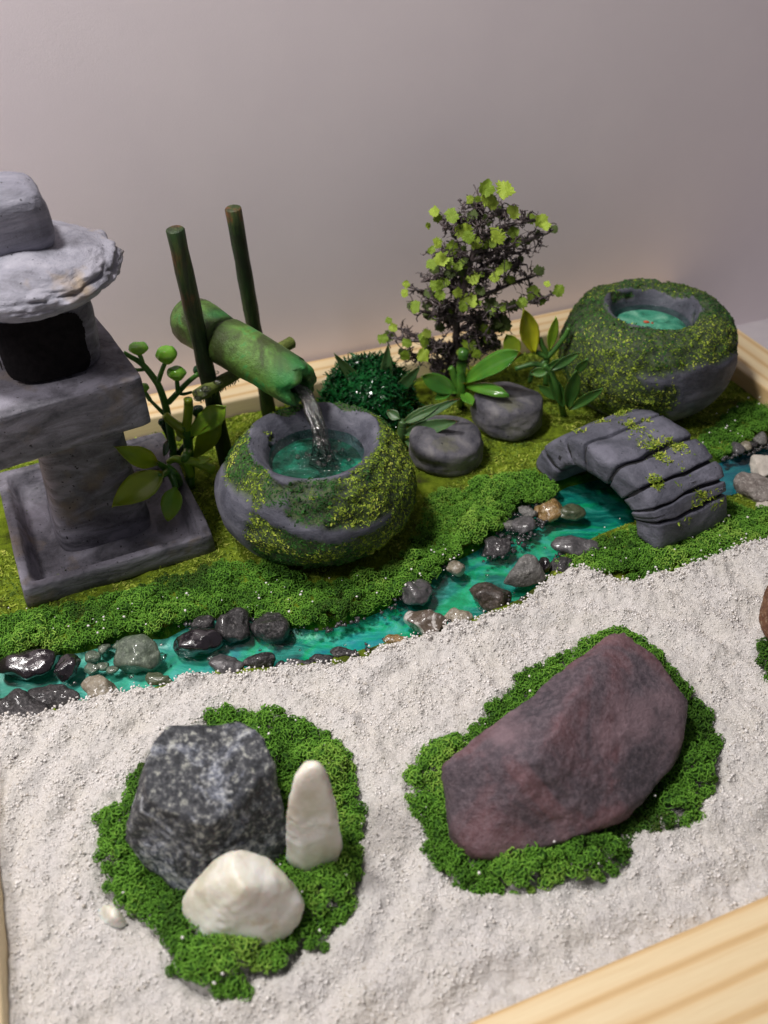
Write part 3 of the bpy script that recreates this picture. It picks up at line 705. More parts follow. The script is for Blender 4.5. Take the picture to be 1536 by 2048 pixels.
hull_rock('quartz_stone', [at(366, 1830, .25), at(400, 1885, .2), at(480, 1908, .15), at(560, 1892, .2), at(602, 1850, .3), at(608, 1815, .6), at(590, 1765, .9), at(545, 1722, 1.15), at(490, 1703, 1.3), at(460, 1706, 1.3), at(430, 1722, 1.2), at(385, 1770, .9), at(368, 1800, .6), at(480, 1780, 1.3), at(430, 1760, .1), at(560, 1770, .1)],
    M['quartz'], 'squat rounded white quartz stone in front of the dark speckled rock', 'stone', sub=5, sharp=60, chips=30, grow=1.09, noise=((1.6, .08), (4, .03)), seed=15)
hull_rock('quartz_chip', [at(190, 1822, .12), at(205, 1805, .32), at(232, 1815, .35), at(262, 1850, .12), at(245, 1862, .1), at(205, 1850, .1), at(225, 1835, .4)],
    M['quartz'], 'small clear quartz chip lying in the sand left of the moss ring', 'stone', sub=4, sharp=12, noise=((2, .2),), seed=17)
hull_rock('brown_rock', [at(1510, 1210, .6), at(1512, 1260, .35), at(1540, 1310, .2), at(1640, 1300, .2), at(1670, 1220, .4), at(1600, 1150, .8), at(1536, 1158, 1.0), at(1560, 1175, 1.35), at(1640, 1180, 1.3), at(1620, 1240, 1.2)],
    M['s_brown'], 'rounded red brown rock cut off by the right edge of the photo', sub=5, sharp=10, noise=((1.5, .06), (7, .03)), seed=19)

# stream pebbles: px centre, half width, half height, material, label
PEB = [
 (59, 1326, 52, 30, 's_black', 'black glossy pebble with a window glint, on the far bank at the left edge'),
 (137, 1337, 25, 24, 's_black', 'small maroon black pebble right beside the glossy black pebble'),
 (112, 1392, 48, 27, 's_dark', 'dark wet pebble at the sand edge left of the sand dusted tan pebble'),
 (38, 1424, 54, 32, 's_dark', 'big dark pebble half buried by sand at the lower left of the stream'),
 (208, 1382, 42, 28, 's_tan', 'tan pebble with white sand stuck on top'),
 (274, 1312, 50, 34, 's_green', 'large green grey pebble lying in pale turquoise water'),
 (319, 1358, 27, 14, 's_olive', 'flat olive pebble sunk in the water at the sand edge'),
 (391, 1286, 48, 28, 's_black', 'wide black wet pebble right of the large green grey pebble'),
 (410, 1247, 26, 14, 's_dark', 'small dark pebble tucked under the moss behind the wide black pebble'),
 (469, 1252, 34, 33, 's_dark', 'round dark pebble at the moss edge with one bright glint'),
 (452, 1332, 33, 22, 's_slate', 'veined slate grey pebble at the sand edge'),
 (517, 1322, 33, 18, 's_dark', 'brown black pebble touching the veined slate pebble'),
 (540, 1257, 37, 34, 's_dark', 'black pebble dusted with white crumbs under the near basin'),
 (566, 1332, 15, 10, 's_dark', 'tiny dark pebble first in the row between sand and emerald water'),
 (592, 1328, 20, 9, 's_slate', 'thin grey pebble second in the row along the sand'),
 (617, 1327, 12, 8, 's_dark', 'very small dark pebble third in the row along the sand'),
 (641, 1320, 26, 13, 's_dark', 'dark oval pebble at the sand edge left of its flatter twin'),
 (690, 1309, 28, 13, 's_dark', 'flat black pebble last in the row along the sand'),
 (788, 1280, 26, 10, 's_amber', 'rusty sliver of pebble just left of the white patched pebble'),
 (834, 1188, 32, 30, 's_slate', 'grey pebble leaning out of the water under the moss bank'),
 (849, 1248, 39, 28, 's_white', 'white pebble with a dark brown patch at the sand edge'),
 (918, 1234, 28, 16, 's_tan', 'flat tan grey pebble between the patched and the dark brown pebble'),
 (982, 1194, 45, 26, 's_browndark', 'dark brown oval pebble with white flecks at the sand edge'),
 (1047, 1142, 46, 34, 's_grey', 'angular light grey stone standing at the bend of the stream'),
 (1086, 1134, 15, 20, 's_black', 'glossy black pebble squeezed behind the angular grey stone'),
 (1122, 1128, 24, 18, 's_dark', 'dark pebble between the black pebble and the bridge moss'),
 (1151, 1093, 43, 25, 's_slate', 'dark slate pebble in the water below the bridge'),
 (912, 1135, 19, 20, 's_tan', 'pale tan pebble poking out near the moss above emerald water'),
 (993, 1094, 30, 19, 's_dark', 'sparkling black pebble at the moss edge of the bend'),
 (1097, 1020, 28, 22, 's_amber', 'amber brown pebble beside the bridge arch'),
 (1050, 1052, 26, 16, 's_slate', 'small grey pebble below the amber pebble'),
 (1055, 1024, 20, 14, 's_grey', 'small whitish grey pebble left of the amber pebble'),
 (1020, 1050, 14, 10, 's_grey', 'tiny pale pebble next to the moss left of the arch'),
 (1141, 1026, 27, 18, 's_olive', 'dim greenish pebble under water just right of the amber pebble'),
 (1510, 978, 36, 28, 's_browngrey', 'rough brown grey stone at the right edge of the stream'),
 (1532, 938, 30, 24, 's_pale', 'pale cream stone behind the rough brown grey stone'),
 (1540, 1016, 24, 18, 's_pale', 'whitish stone cut by the right edge beside the moss'),
 (1474, 896, 13, 11, 's_slate', 'tiny purple grey pebble on the far bank right of the bridge'),
 (1491, 892, 11, 9, 's_tan', 'tiny tan pebble on the far bank beside the purple grey one'),
 (1522, 876, 14, 11, 's_grey', 'small grey pebble at the moss edge near the right frame'),
 (1507, 888, 9, 7, 's_dark', 'tiny dark pebble between tan and grey ones at far right'),
]
SUNK = [(187, 1314, 15, 12), (208, 1298, 14, 10), (186, 1337, 16, 12), (207, 1333, 12, 9), (226, 1341, 13, 9), (236, 1291, 14, 9)]
M['s_browndark'] = stone('dark_brown_stone', [(.3, (.025, .018, .014)), (.6, (.06, .045, .036)), (.8, (.15, .12, .10))], 3, (.15, .12, .10), .35, .6, coat=.4)
def pebble(px, py, rx, ry, m, label, group=None, zc=-.02, seed=0, sub=4):
    c = at(px, py, zc)
    dist = (c - Vector((0, 0, CAMH))).length; R = rx / FPX * dist
    el = math.asin((CAMH - zc) / dist)
    rv = ry / FPX * dist                       # half height seen = sqrt((b sin)^2+(c cos)^2)
    b = min(rv / math.sin(el) * .80, R * 1.15)
    cc = math.sqrt(max(rv ** 2 - (b * math.sin(el)) ** 2, (rv * .35) ** 2)) / math.cos(el)
    rs = np.random.RandomState(seed + 400)
    D, F = ico(sub)
    npl = 8; pn = rs.normal(size=(npl, 3)); pn /= np.linalg.norm(pn, axis=1, keepdims=True); pd = rs.uniform(.62, .92, npl)
    q = np.concatenate([np.maximum(D @ pn.T, 0) / pd[None], np.full((len(D), 1), .93)], 1)
    r = 1 / ((q ** 26).sum(1) ** (1 / 26))
    V = D * r[:, None] * np.array([[R, b, cc]])
    V = V + D * (fbm(V + seed, 3.0 / max(R, .1) * .5, 4, seed) * .28 * R)[:, None]
    a = rs.uniform(-.25, .25)
    V = np.stack([V[:, 0] * math.cos(a) - V[:, 1] * math.sin(a), V[:, 0] * math.sin(a) + V[:, 1] * math.cos(a), V[:, 2]], 1)
    o = np_obj('pebble', V, F, M[m]); o.location = c
    return tag(o, label, 'pebble', group)
for i, (px, py, rx, ry, m, lab) in enumerate(PEB):
    hi = -.02 if py > 1000 else .05
    if m == 's_grey' and rx > 40: 
        c = at(px, py + 18, 0)
        hull_rock('pebble', [at(1002, 1168, 0), at(1046, 1176, 0), at(1088, 1165, .05), at(1092, 1145, .15), at(1070, 1108, .5), at(1046, 1107, .55), at(1035, 1120, .45), at(1008, 1160, .15), at(1080, 1140, .35), at(1030, 1150, .3), at(1040, 1140, -.1), at(1080, 1150, -.1)],
            M[m], lab, 'pebble', sub=5, sharp=22, noise=((3, .08), (9, .03)), seed=5)
        continue
    pebble(px, py, rx, ry, m, lab, 'pebbles along the stream', hi, i, 4 if rx > 20 else 3)
SUNKL = ['leftmost sunken blue green pebble, right of the small maroon pebble', 'sunken grey green pebble highest of the little cluster, touching the moss bank',
    'sunken blue green pebble lowest left of the little cluster', 'smallest sunken pebble in the middle of the little cluster',
    'dark blue sunken pebble tucked against the large green grey pebble', 'small sunken pebble above the large green grey pebble by the moss']
for i, (px, py, rx, ry) in enumerate(SUNK):
    pebble(px, py, rx, ry, 's_green', SUNKL[i], 'small sunken pebbles', -.12, 60 + i, 3)
# grit between the moss and the water
P = np.concatenate([stray(900, poly([(x, y - 20) for x, y in SOUTH[3:17]] + [(x, y + 6) for x, y in SOUTH[3:17]][::-1]), -.04, 24), stray(520, poly([(985, 1075), (1010, 1030), (1060, 1000), (1110, 985), (1120, 1010), (1070, 1075), (1010, 1110), (960, 1120)]), -.08, 21),
                    stray(420, poly([(1440, 920), (1480, 890), (1560, 862), (1560, 885), (1500, 905)]), -.06, 22),
                    stray(700, poly([(330, 1262), (380, 1228), (560, 1228), (660, 1250), (760, 1210), (860, 1140), (900, 1120), (880, 1160), (760, 1230), (650, 1262), (560, 1262), (400, 1250)]), -.06, 23)])
V, F = blobs(P, RNG.uniform(.02, .075, len(P)), 29)
np_obj('gravel', V, F, stone('grit', [(.3, (.02, .02, .022)), (.6, (.07, .068, .07)), (.8, (.28, .27, .27))], 6, None, .25, .3, coat=.5), smooth=False, kind='stuff')

# ------------------------------------------------------------------ stone basins
def lathe_np(prof, nseg=120, fine=5, nz=lambda th, V: 0):
    pts = bez([Vector((r, z, 0)) for r, z in prof], fine)
    R = np.array([max(p.x, .0) for p in pts]); Z = np.array([p.y for p in pts])
    th = np.linspace(0, 2 * math.pi, nseg, endpoint=False)
    V = np.stack([R[:, None] * np.cos(th)[None], R[:, None] * np.sin(th)[None], Z[:, None] + 0 * th[None]], -1).reshape(-1, 3)
    nr = len(R); i = np.arange(nr - 1)[:, None] * nseg; j = np.arange(nseg)[None]; j2 = (j + 1) % nseg
    F = np.stack([i + j, i + j2, i + nseg + j2, i + nseg + j], -1).reshape(-1, 4)
    return V, F, R, Z
def vnormals(V, F):
    n = np.cross(V[F[:, 1]] - V[F[:, 0]], V[F[:, 2]] - V[F[:, 0]])
    N = np.zeros_like(V)
    for k in range(F.shape[1]): np.add.at(N, F[:, k], n)
    return N / (np.linalg.norm(N, axis=1, keepdims=True) + 1e-12)
def sample_surface(V, F, n, rs, dens=None):
    a, b, c, d = (V[F[:, k]] for k in range(4))
    area = np.linalg.norm(np.cross(c - a, d - b), axis=1) * .5
    cen = (a + b + c + d) / 4
    p = area * (dens(cen) if dens is not None else 1); p = p / p.sum()
    k = rs.choice(len(F), n, p=p)
    u, v = rs.rand(n, 1), rs.rand(n, 1)
    P = (a[k] * (1 - u) + b[k] * u) * (1 - v) + (d[k] * (1 - u) + c[k] * u) * v
    N = np.cross(c[k] - a[k], d[k] - b[k]); N /= np.linalg.norm(N, axis=1, keepdims=True) + 1e-12
    return P, N
def basin(loc, prof, seed, squash, label, maskf, nfleck, pool_z, pool_r, pool_label, amp=.05, flock_L=(.03, .078), tmix=.06):
    root = empty('stone_basin', loc, label, 'basin')
    V, F, R, Z = lathe_np(prof)
    V[:, 0] *= squash[0]; V[:, 1] *= squash[1]
    rr = np.hypot(V[:, 0], V[:, 1]) + 1e-6
    V2 = V * np.array([[1, 1, 1.]])
    d = fbm(V2 + seed, .7, 3, seed) * amp * 2.2 + fbm(V2 + seed, 2.6, 3, seed + 4) * amp * .6
    dirn = np.stack([V[:, 0] / rr, V[:, 1] / rr, np.full(len(V), .35)], 1)
    V = V + dirn * (d * np.clip(rr / .5, 0, 1))[:, None]
    F = F[:, ::-1]
    VN = vnormals(V, F); sv = maskf(V, VN) + fbm(V, 7, 3, seed + 3) * .18
    V = V + VN * (np.clip((sv - .42) / .16, 0, 1) * (.02 + .16 * np.abs(fbm(V, 3.4, 3, seed + 40))))[:, None]
    o = np_obj('bowl', V, F, M['basin'], root, attr={'moss': np.clip((sv - .42) / .16, 0, 1)})
    rs = np.random.RandomState(seed + 9)
    P, N = sample_surface(V, F, nfleck * 4, rs)
    s = maskf(P, N)                      # <0 none, else 0..1 dark/light
    edge = fbm(P, 7, 3, seed + 3) * .18
    k = (s + edge + rs.uniform(-.22, .16, len(P))) > .5
    P, N = P[k][:nfleck], N[k][:nfleck]
    tone = fbm(P, .75, 2, seed + 21) + .25 * fbm(P, 3, 2, seed + 22)
    dk = tone < -.02 + rs.uniform(-tmix, tmix, len(P))
    for nm, kk, mat in (('moss_cover', ~dk, 'flock'), ('dark_moss_cover', dk, 'flock_dark')):
        if kk.sum() < 10: continue
        Vf, Ff, _ = flecks(P[kk], N[kk], seed + 31, L=flock_L, w=(.021, .037), lift=.65)
        mo = np_obj(nm, Vf, Ff, M[mat], root, smooth=False, attr={'rnd': np.repeat(np.clip(.42 + .3 * vn(P[kk], 2, 8) + rs.uniform(-.35, .35, kk.sum()), 0, 1), 6)})
        mo['kind'] = 'stuff'
    # pool of clear resin inside
    n, m_ = 70, 110
    rad = np.linspace(0, 1, n); th = np.linspace(0, 2 * math.pi, m_, endpoint=False)
    Xp = (rad[:, None] * np.cos(th)[None] * pool_r * squash[0]).ravel(); Yp = (rad[:, None] * np.sin(th)[None] * pool_r * squash[1]).ravel()
    Q = v3(Xp, Yp)
    return root, Q, n, m_
def pool_mesh(name, Q, z, n, m_, mat, loc, label):
    V = np.stack([Q[:, 0], Q[:, 1], z], 1)
    i = np.arange(n - 1)[:, None] * m_; j = np.arange(m_)[None]; j2 = (j + 1) % m_
    F = np.stack([i + j, i + m_ + j, i + m_ + j2, i + j2], -1).reshape(-1, 4)
    o = np_obj(name, V, F, mat); o.location = loc; return tag(o, label, 'water')
B1 = Vector((-1.29, 14.15, 0))
def mask1(P, N):
    r = np.hypot(P[:, 0], P[:, 1]); z = P[:, 2]; th = np.degrees(np.arctan2(P[:, 1], P[:, 0]))   # -90 faces the camera
    s = np.full(len(P), .9)
    s += .45 * fbm(P + 5, 1.15, 3, 61)
    out = N[:, 2] * 0 + 1
    # bare rim and hollow
    rim = (r < 1.27 + .22 * vn(P, 1.9, 71)) & (z > 1.0)
    s = np.where(rim, .05 + .25 * (fbm(P, 2.2, 3, 72) > .42) * 2, s)
    # bare lower left flank
    lf = sstep(-122, -142, th) * sstep(-215, -190, np.where(th > 90, th - 360, th)) * sstep(1.80, 1.45, z + .1 * vn(P, 2, 74))
    s -= 1.6 * lf
    # bare band winding across the front
    zc = 1.48 + .14 * np.sin(np.radians(th * 2.1 + 30)) + .10 * vn(P, 1.5, 75)
    band = np.exp(-((z - zc) / .12) ** 2) * sstep(-135, -110, th) * sstep(-28, -55, th)
    s -= .85 * band
    s = np.where(z < .06, 0, s)
    # thinner on the right middle
    s -= .35 * np.exp(-((z - 1.0) / .35) ** 2) * np.exp(-((th + 25) / 14) ** 2)
    return s
prof1 = [(0, .03), (.8, .0), (1.25, .04), (1.66, .33), (1.90, .72), (1.96, 1.05), (1.86, 1.50), (1.64, 1.88), (1.46, 2.08), (1.33, 2.16), (1.20, 2.13), (1.04, 1.98), (.94, 1.80), (.84, 1.52), (.70, 1.34), (.40, 1.20), (0.001, 1.16)]
root, Q, n, m_ = basin(B1, prof1, 5, (1.0, 1.0), 'round grey stone basin covered in moss with bamboo pipe pouring into it', mask1, 42000, 1.75, 1.02, '')
rebase(root) if False else None
rr = np.hypot(Q[:, 0], Q[:, 1])
sx, sy = Q[:, 0] - .18, Q[:, 1] + .12
z = 1.76 + .02 * fbm(Q, 3, 2, 5) + np.exp(-((np.hypot(sx, sy)) / .34) ** 2) * (.10 + .42 * fbm(Q, 5.5, 3, 8)) + .09 * np.maximum(0, fbm(Q, 4, 3, 12)) * sstep(.9, .3, rr)
pool_mesh('basin_water', Q, z, n, m_, M['pool'], B1, 'teal splashing water inside the near moss covered basin')
t = NT('pool_paint'); col = t.ramp(t.noise(1.6, 4, .6, None, .6), [(.38, (.001, .03, .02)), (.50, (.004, .13, .09)), (.62, (.02, .34, .24))])
M['poolbed'] = t.done(col, .4)
def disc_obj(name, loc, r, z, m, parent, sx=1, sy=1):
    bm = bmesh.new(); bmesh.ops.create_circle(bm, cap_ends=True, segments=40, radius=r)
    for v in bm.verts: v.co.x *= sx; v.co.y *= sy; v.co.z = z
    return bm_obj(name, bm, m, parent, False)
disc_obj('painted_floor', B1, .90, 1.58, M['poolbed'], root)
B2 = Vector((6.20, 18.85, 0))
def mask2(P, N):
    r = np.hypot(P[:, 0], P[:, 1]); z = P[:, 2]; th = np.degrees(np.arctan2(P[:, 1], P[:, 0]))
    s = .95 + .55 * fbm(P + 3, 1.0, 3, 81)
    s -= 1.3 * sstep(-95, -60, th + 12 * vn(P, 1.5, 3)) * sstep(2.0, 1.5, z + .3 * vn(P, 1.4, 85)) * (th < 60)
    s -= .5 * np.exp(-((z - 1.55) / .2) ** 2) * np.exp(-((th + 88) / 22) ** 2)
    s -= .4 * sstep(.5, .2, z)
    s = np.where((r < 1.06 + .12 * vn(P, 2, 4)) & (z > 1.2), .35 * (fbm(P, 1.6, 2, 88) > .08) * 2, s)
    return s
prof2 = [(0, .03), (.8, .0), (1.3, .05), (1.72, .40), (1.97, .90), (2.0, 1.40), (1.90, 1.92), (1.70, 2.22), (1.42, 2.40), (1.18, 2.42), (1.02, 2.33), (.93, 2.10), (.84, 1.78), (.7, 1.62), (.3, 1.55), (0.001, 1.55)]
root2, Q, n, m_ = basin(B2, prof2, 14, (1.0, 1.0), 'tall mossy stone basin with a small red fish, in the far right corner', mask2, 30000, 1.9, .9, '', tmix=.35)
pool_mesh('basin_water', Q, 1.96 + .02 * fbm(Q, 3, 3, 5), n, m_, clear_mat('far_pool_resin', (.85, 1, .95), .05, ((5, .5, .05),)), B2, 'pale green water inside the far basin')
t = NT('pool_paint_pale'); M['poolbed2'] = t.done(t.ramp(t.noise(1.8, 4, .6, None, .6), [(.35, (.02, .13, .09)), (.5, (.10, .42, .30)), (.7, (.45, .72, .58))]), .4)
disc_obj('painted_floor', B2, .86, 1.84, M['poolbed2'], root2)
# the little red fish
bm = bmesh.new(); bmesh.ops.create_uvsphere(bm, u_segments=16, v_segments=10, radius=1)
for v in bm.verts:
    v.co = Vector((v.co.x * .10, v.co.y * .045 * (1 - .5 * max(0, v.co.x)), v.co.z * .03))
tl = [bm.verts.new(p) for p in ((.13, 0, .008), (.22, .07, .008), (.19, 0, .01), (.22, -.07, .008))]
tl2 = [bm.verts.new(p) for p in ((.13, 0, -.008), (.22, .07, -.008), (.19, 0, -.01), (.22, -.07, -.008))]
bm.faces.new(tl); bm.faces.new(tl2[::-1])
for i in range(4): bm.faces.new((tl[i], tl[(i + 1) % 4], tl2[(i + 1) % 4], tl2[i]))
fish = bm_obj('fish', bm, NT('fish_red').done((.50, .07, .02), .5)); fish.scale = (.75, .9, 1); fish.location = at(1293, 644, 1.99); fish.rotation_euler = (0, 0, -.35)
tag(fish, 'tiny orange red fish in the pale water of the far basin', 'fish')

# ------------------------------------------------------------------ bamboo water spout
pm = aty(604, 772, 14.95); pf = aty(362, 628, 16.9)
ax = (pm - pf).normalized()
sp = empty('bamboo_spout', aty(470, 880, 16.2), 'green bamboo pipe on two thin posts pouring water into the near basin', 'bamboo spout')
sp.location.z = 0
def pipe_mesh():
    pf2 = pf - ax * .05; Lp = (pm - pf2).length
    u = ax.cross(Vector((0, 0, 1))).normalized(); w = u.cross(ax)
    prof = [(0, .02), (.03, .22), (.10, .36), (.25, .46), (.45, .50), (.75, .50), (1.05, .47), (1.15, .455), (1.20, .385), (1.25, .43), (1.31, .49), (1.6, .505), (2.0, .49), (Lp - .3, .455), (Lp - .08, .42), (Lp - .01, .36), (Lp, .27), (Lp - .04, .20), (Lp - .3, .19), (Lp - .9, .18), (Lp - .92, .01)]
    pts = []
    for i in range(len(prof) - 1):
        for k in range(3): 
            f = k / 3; pts.append((prof[i][0] * (1 - f) + prof[i + 1][0] * f, prof[i][1] * (1 - f) + prof[i + 1][1] * f))
    pts.append(prof[-1])
    ns = 56; V = []
    for (s, r) in pts:
        for k in range(ns):
            a = 2 * math.pi * k / ns; V.append(pf2 + ax * s + (u * math.cos(a) + w * math.sin(a)) * r)
    V = np.array([v[:] for v in V]); nr = len(pts)
    i = np.arange(nr - 1)[:, None] * ns; j = np.arange(ns)[None]; j2 = (j + 1) % ns
    F = np.stack([i + j, i + j2, i + ns + j2, i + ns + j], -1).reshape(-1, 4)
    c = np.repeat(np.array([(pf2 + ax * s)[:] for s, r in pts]), ns, 0)
    d = V - c; d /= np.linalg.norm(d, axis=1, keepdims=True) + 1e-9
    V = V + d * (fbm(V, 1.6, 3, 3) * .045 + fbm(V, 7, 3, 9) * .012)[:, None]
    # ragged mouth
    s = (V - np.array(pf2[:])) @ np.array(ax[:]); k = s > Lp - .3
    V[k] += np.array(ax[:])[None] * (fbm(V[k], 4.2, 3, 33) * .20)[:, None]
    em = np.clip(np.exp(-((s - Lp + .1) / .35) ** 2) + .8 * np.exp(-((s - 1.02) / .16) ** 2), 0, 1) * np.clip(.5 + 2.6 * fbm(V, 2.2, 3, 44), 0, 1)
    dk = np.exp(-((s - 1.21) / .035) ** 2) * np.clip(.8 + fbm(V, 3, 2, 4), 0, 1)
    return V, F[:, ::-1], Lp, em, dk
V, F, Lp, em, dk = pipe_mesh()
np_obj('pipe', V, F, M['bamboo'], sp, attr={'em': em, 'dk': dk})
def post(p0, p1, r, m, name, seed, lo=14):
    bm = bmesh.new(); n = 14
    pts = [p0.lerp(p1, i / n) for i in range(n + 1)]; random.seed(seed)
    tube(bm, pts, [r * random.uniform(.95, 1.05) for _ in pts], lo, True, .03)
    bmesh.ops.bevel(bm, geom=[e for e in bm.edges if any(len(f.verts) > 4 for f in e.link_faces)], offset=.015, segments=1, affect='EDGES')
    return bm_obj(name, bm, m, sp)
post(at(458, 945, -.1), aty(350, 458, 15.75), .168, M['post'], 'post', 1)
post(at(540, 838, -.1), aty(466, 416, 17.8), .165, M['post'], 'post', 2)
post(aty(392, 792, 15.55), aty(584, 684, 17.5), .135, M['bark'], 'crossbar', 3, 10)
# splinters on the crossbar and dabs of glue where things meet
bm = bmesh.new(); a, b = aty(392, 792, 15.55), aty(584, 684, 17.5)
for i in range(46):
    p = a.lerp(b, random.uniform(.02, .45)); q = p + Vector((random.uniform(-.05, .05), -.08, random.uniform(-.2, -.12)))
    tube(bm, [p + Vector((0, -.05, -.08)), q], [.022, .006], 4)
bm_obj('splinters', bm, M['bark'], sp)['kind'] = 'stuff'
bm = bmesh.new()
for c, r in ((aty(402, 785, 15.5), .11), (aty(412, 778, 15.5), .08), (aty(396, 797, 15.48), .07), (aty(435, 765, 15.75), .06), (aty(432, 745, 16.0), .05)):
    bmesh.ops.create_icosphere(bm, subdivisions=3, radius=r, matrix=Matrix.Translation(c) @ Matrix.Diagonal((1.3, .8, .8, 1)))
bm_obj('glue', bm, M['jet'], sp)['kind'] = 'stuff'
rebase(sp)
# falling strand of clear resin
j0 = pm - ax * .25 + Vector((0, 0, -.05)); j1 = B1 + Vector((.16, -.10, 1.80))
jp = bez([j0, pm + Vector((.06, -.05, -.18)), pm.lerp(j1, .5) + Vector((.06, -.02, .05)), j1, j1 - Vector((0, 0, .15))], 8)
bm = bmesh.new(); random.seed(5)
for st_ in range(6):
    ph = st_ * 1.05; pts_, rad_ = [], []
    for i, p in enumerate(jp):
        f = i / (len(jp) - 1); sp_r = (.125 if st_ else 0) * (.6 + .9 * f) * (1 - .35 * math.sin(math.pi * f))
        pts_.append(p + Vector((math.cos(ph + f * 5.5) * sp_r * 1.25, math.sin(ph + f * 5.5) * sp_r * .8, 0)))
        rad_.append((.050 + .02 * f) * (1 + random.uniform(-.22, .22)))
    tube(bm, pts_, rad_, 9)
jet = bm_obj('water_jet', bm, M['jet'])
rs = np.random.RandomState(6); bm = bmesh.new()
for i in range(34):
    a = rs.uniform(0, 6.28); d_ = abs(rs.normal(0, .26)) + .08; r_ = rs.uniform(.018, .06)
    bmesh.ops.create_icosphere(bm, subdivisions=2, radius=r_, matrix=Matrix.Translation(j1 + Vector((math.cos(a) * d_ * 1.2, math.sin(a) * d_ * .9, rs.uniform(-.05, .09)))) @ Matrix.Diagonal((1, 1, rs.uniform(.6, 1.3), 1)))
bm_obj('splash', bm, M['jet'], jet)['kind'] = 'stuff'
tag(jet, 'twisted clear strand of water falling from the bamboo pipe into the basin', 'water')

# ------------------------------------------------------------------ stone lantern
LX, LY = -.4, 15.6
lan = empty('stone_lantern', gw(LX, LY, 0), 'grey stone lantern with disc roof and black window, cut by the left edge', 'lantern')
lan.rotation_euler = (0, 0, GA + math.radians(4))
def rough(V, amp, sc, seed):
    N = V - V.mean(0); N /= np.linalg.norm(N, axis=1, keepdims=True) + 1e-9
    return V + N * (fbm(V + seed, sc, 4, seed) * amp)[:, None]
def sq_loft(sections, n=16, pw=6, name='part', m=None, amp=.02, sc=2, seed=0, cap=True):
    """Loft of rounded-square sections: (half x, half y, z, power)."""
    ns = n * 8; th = np.linspace(0, 2 * math.pi, ns, endpoint=False); V = []
    for hx, hy, z, p in sections:
        c, s = np.cos(th), np.sin(th)
        k = (np.abs(c) ** p + np.abs(s) ** p) ** (-1 / p)
        V.append(np.stack([c * k * hx, s * k * hy, np.full(ns, z)], 1))
    V = np.concatenate(V); nr = len(sections)
    i = np.arange(nr - 1)[:, None] * ns; j = np.arange(ns)[None]; j2 = (j + 1) % ns
    F = np.stack([i + j, i + j2, i + ns + j2, i + ns + j], -1).reshape(-1, 4)
    V = rough(V, amp, sc, seed)
    o = np_obj(name, V, F, m, lan); return o
def dens(secs, k=4):                     # subdivide the sections
    out = []
    for a, b in zip(secs[:-1], secs[1:]):
        for i in range(k): f = i / k; out.append(tuple(x * (1 - f) + y * f for x, y in zip(a, b)))
    out.append(secs[-1]); return out
P_ = 60
sq_loft(dens([(.01, .01, .0, P_), (1.80, 1.98, .0, P_), (1.83, 2.0, .03, P_), (1.80, 1.98, .43, P_), (1.78, 1.96, .45, P_), (1.63, 1.81, .445, P_), (1.60, 1.78, .41, 40), (1.42, 1.60, .07, 40), (1.1, 1.2, .06, 10), (.7, .7, .15, 4), (.01, .01, .15, 4)], 3), name='base_tray', m=M['lantern'], amp=.022, sc=1.6, seed=2)
sq_loft(dens([(.92, .92, .06, 5), (.94, .94, .25, 5), (.88, .88, .7, 5.5), (.82, .82, 1.5, 6), (.80, .80, 2.1, 6), (.81, .81, 2.75, 6), (.80, .80, 3.02, 4), (.86, .86, 3.1, 4)], 4), name='pedestal', m=M['lantern'], amp=.035, sc=1.5, seed=4).location.x = -.06
pf_o = sq_loft(dens([(.01, .01, 3.08, 16), (1.18, 1.40, 3.08, 40), (1.23, 1.44, 3.12, 40), (1.24, 1.45, 3.18, 40), (1.24, 1.45, 3.98, 40), (1.23, 1.44, 4.03, 40), (1.20, 1.41, 4.05, 40), (.01, .01, 4.05, 14)], 3), name='platform', m=M['lantern'], amp=.025, sc=1.4, seed=6)
_r6 = Matrix.Rotation(math.radians(6), 3, 'Z'); _pc = Vector((1.14, -1.75, 0))
for v in pf_o.data.vertices:
    v.co.x -= .10; v.co.y += -.30
    if v.co.x < 0: v.co.x *= 1.5
    z_ = v.co.z; v.co = _pc + _r6 @ (v.co - _pc); v.co.z = z_
fb = sq_loft(dens([(.70, .70, 4.03, 3), (.80, .80, 4.12, 3), (.84, .84, 4.5, 3), (.83, .83, 4.95, 3), (.78, .78, 5.35, 3), (.5, .5, 5.42, 3)], 4), name='fire_box', m=M['lantern'], amp=.03, sc=1.6, seed=8)
for v in fb.data.vertices: v.co.x -= .12; v.co.y += -.40
# painted black window: a slightly proud patch on the fire box front
n_u, n_v = 90, 60
def win(cth, half, z0, z1, seed):
    us = np.linspace(-1, 1, n_u); vs = np.linspace(-1, 1, n_v); V = []
    for v in vs:
        for u in us:
            th = cth + u * half; zz = (z0 + z1) / 2 + v * (z1 - z0) / 2
            p = 3.0; c, s = math.cos(th), math.sin(th); k = (abs(c) ** p + abs(s) ** p) ** (-1 / p)
            r = (.84 if zz < 4.95 else .84 - .1 * (zz - 4.95)) * k + .035
            V.append((c * r - .12, s * r - .40, zz))
    V = np.array(V)
    U, W_ = np.meshgrid(us, vs); edge = (np.abs(U) ** 6 + np.abs(W_) ** 6) ** (1 / 6) + .07 * fbm(V, 3.5, 3, seed).reshape(U.shape)
    F, used = grid_faces(edge < .99)
    return V[used], F
V, F = win(math.radians(-102), .84, 4.10, 5.22, 3)
o = np_obj('window', V, F, M['black'], fb)
V, F = win(math.radians(172), .6, 4.15, 5.15, 5)
np_obj('window', V, F, M['black'], fb)
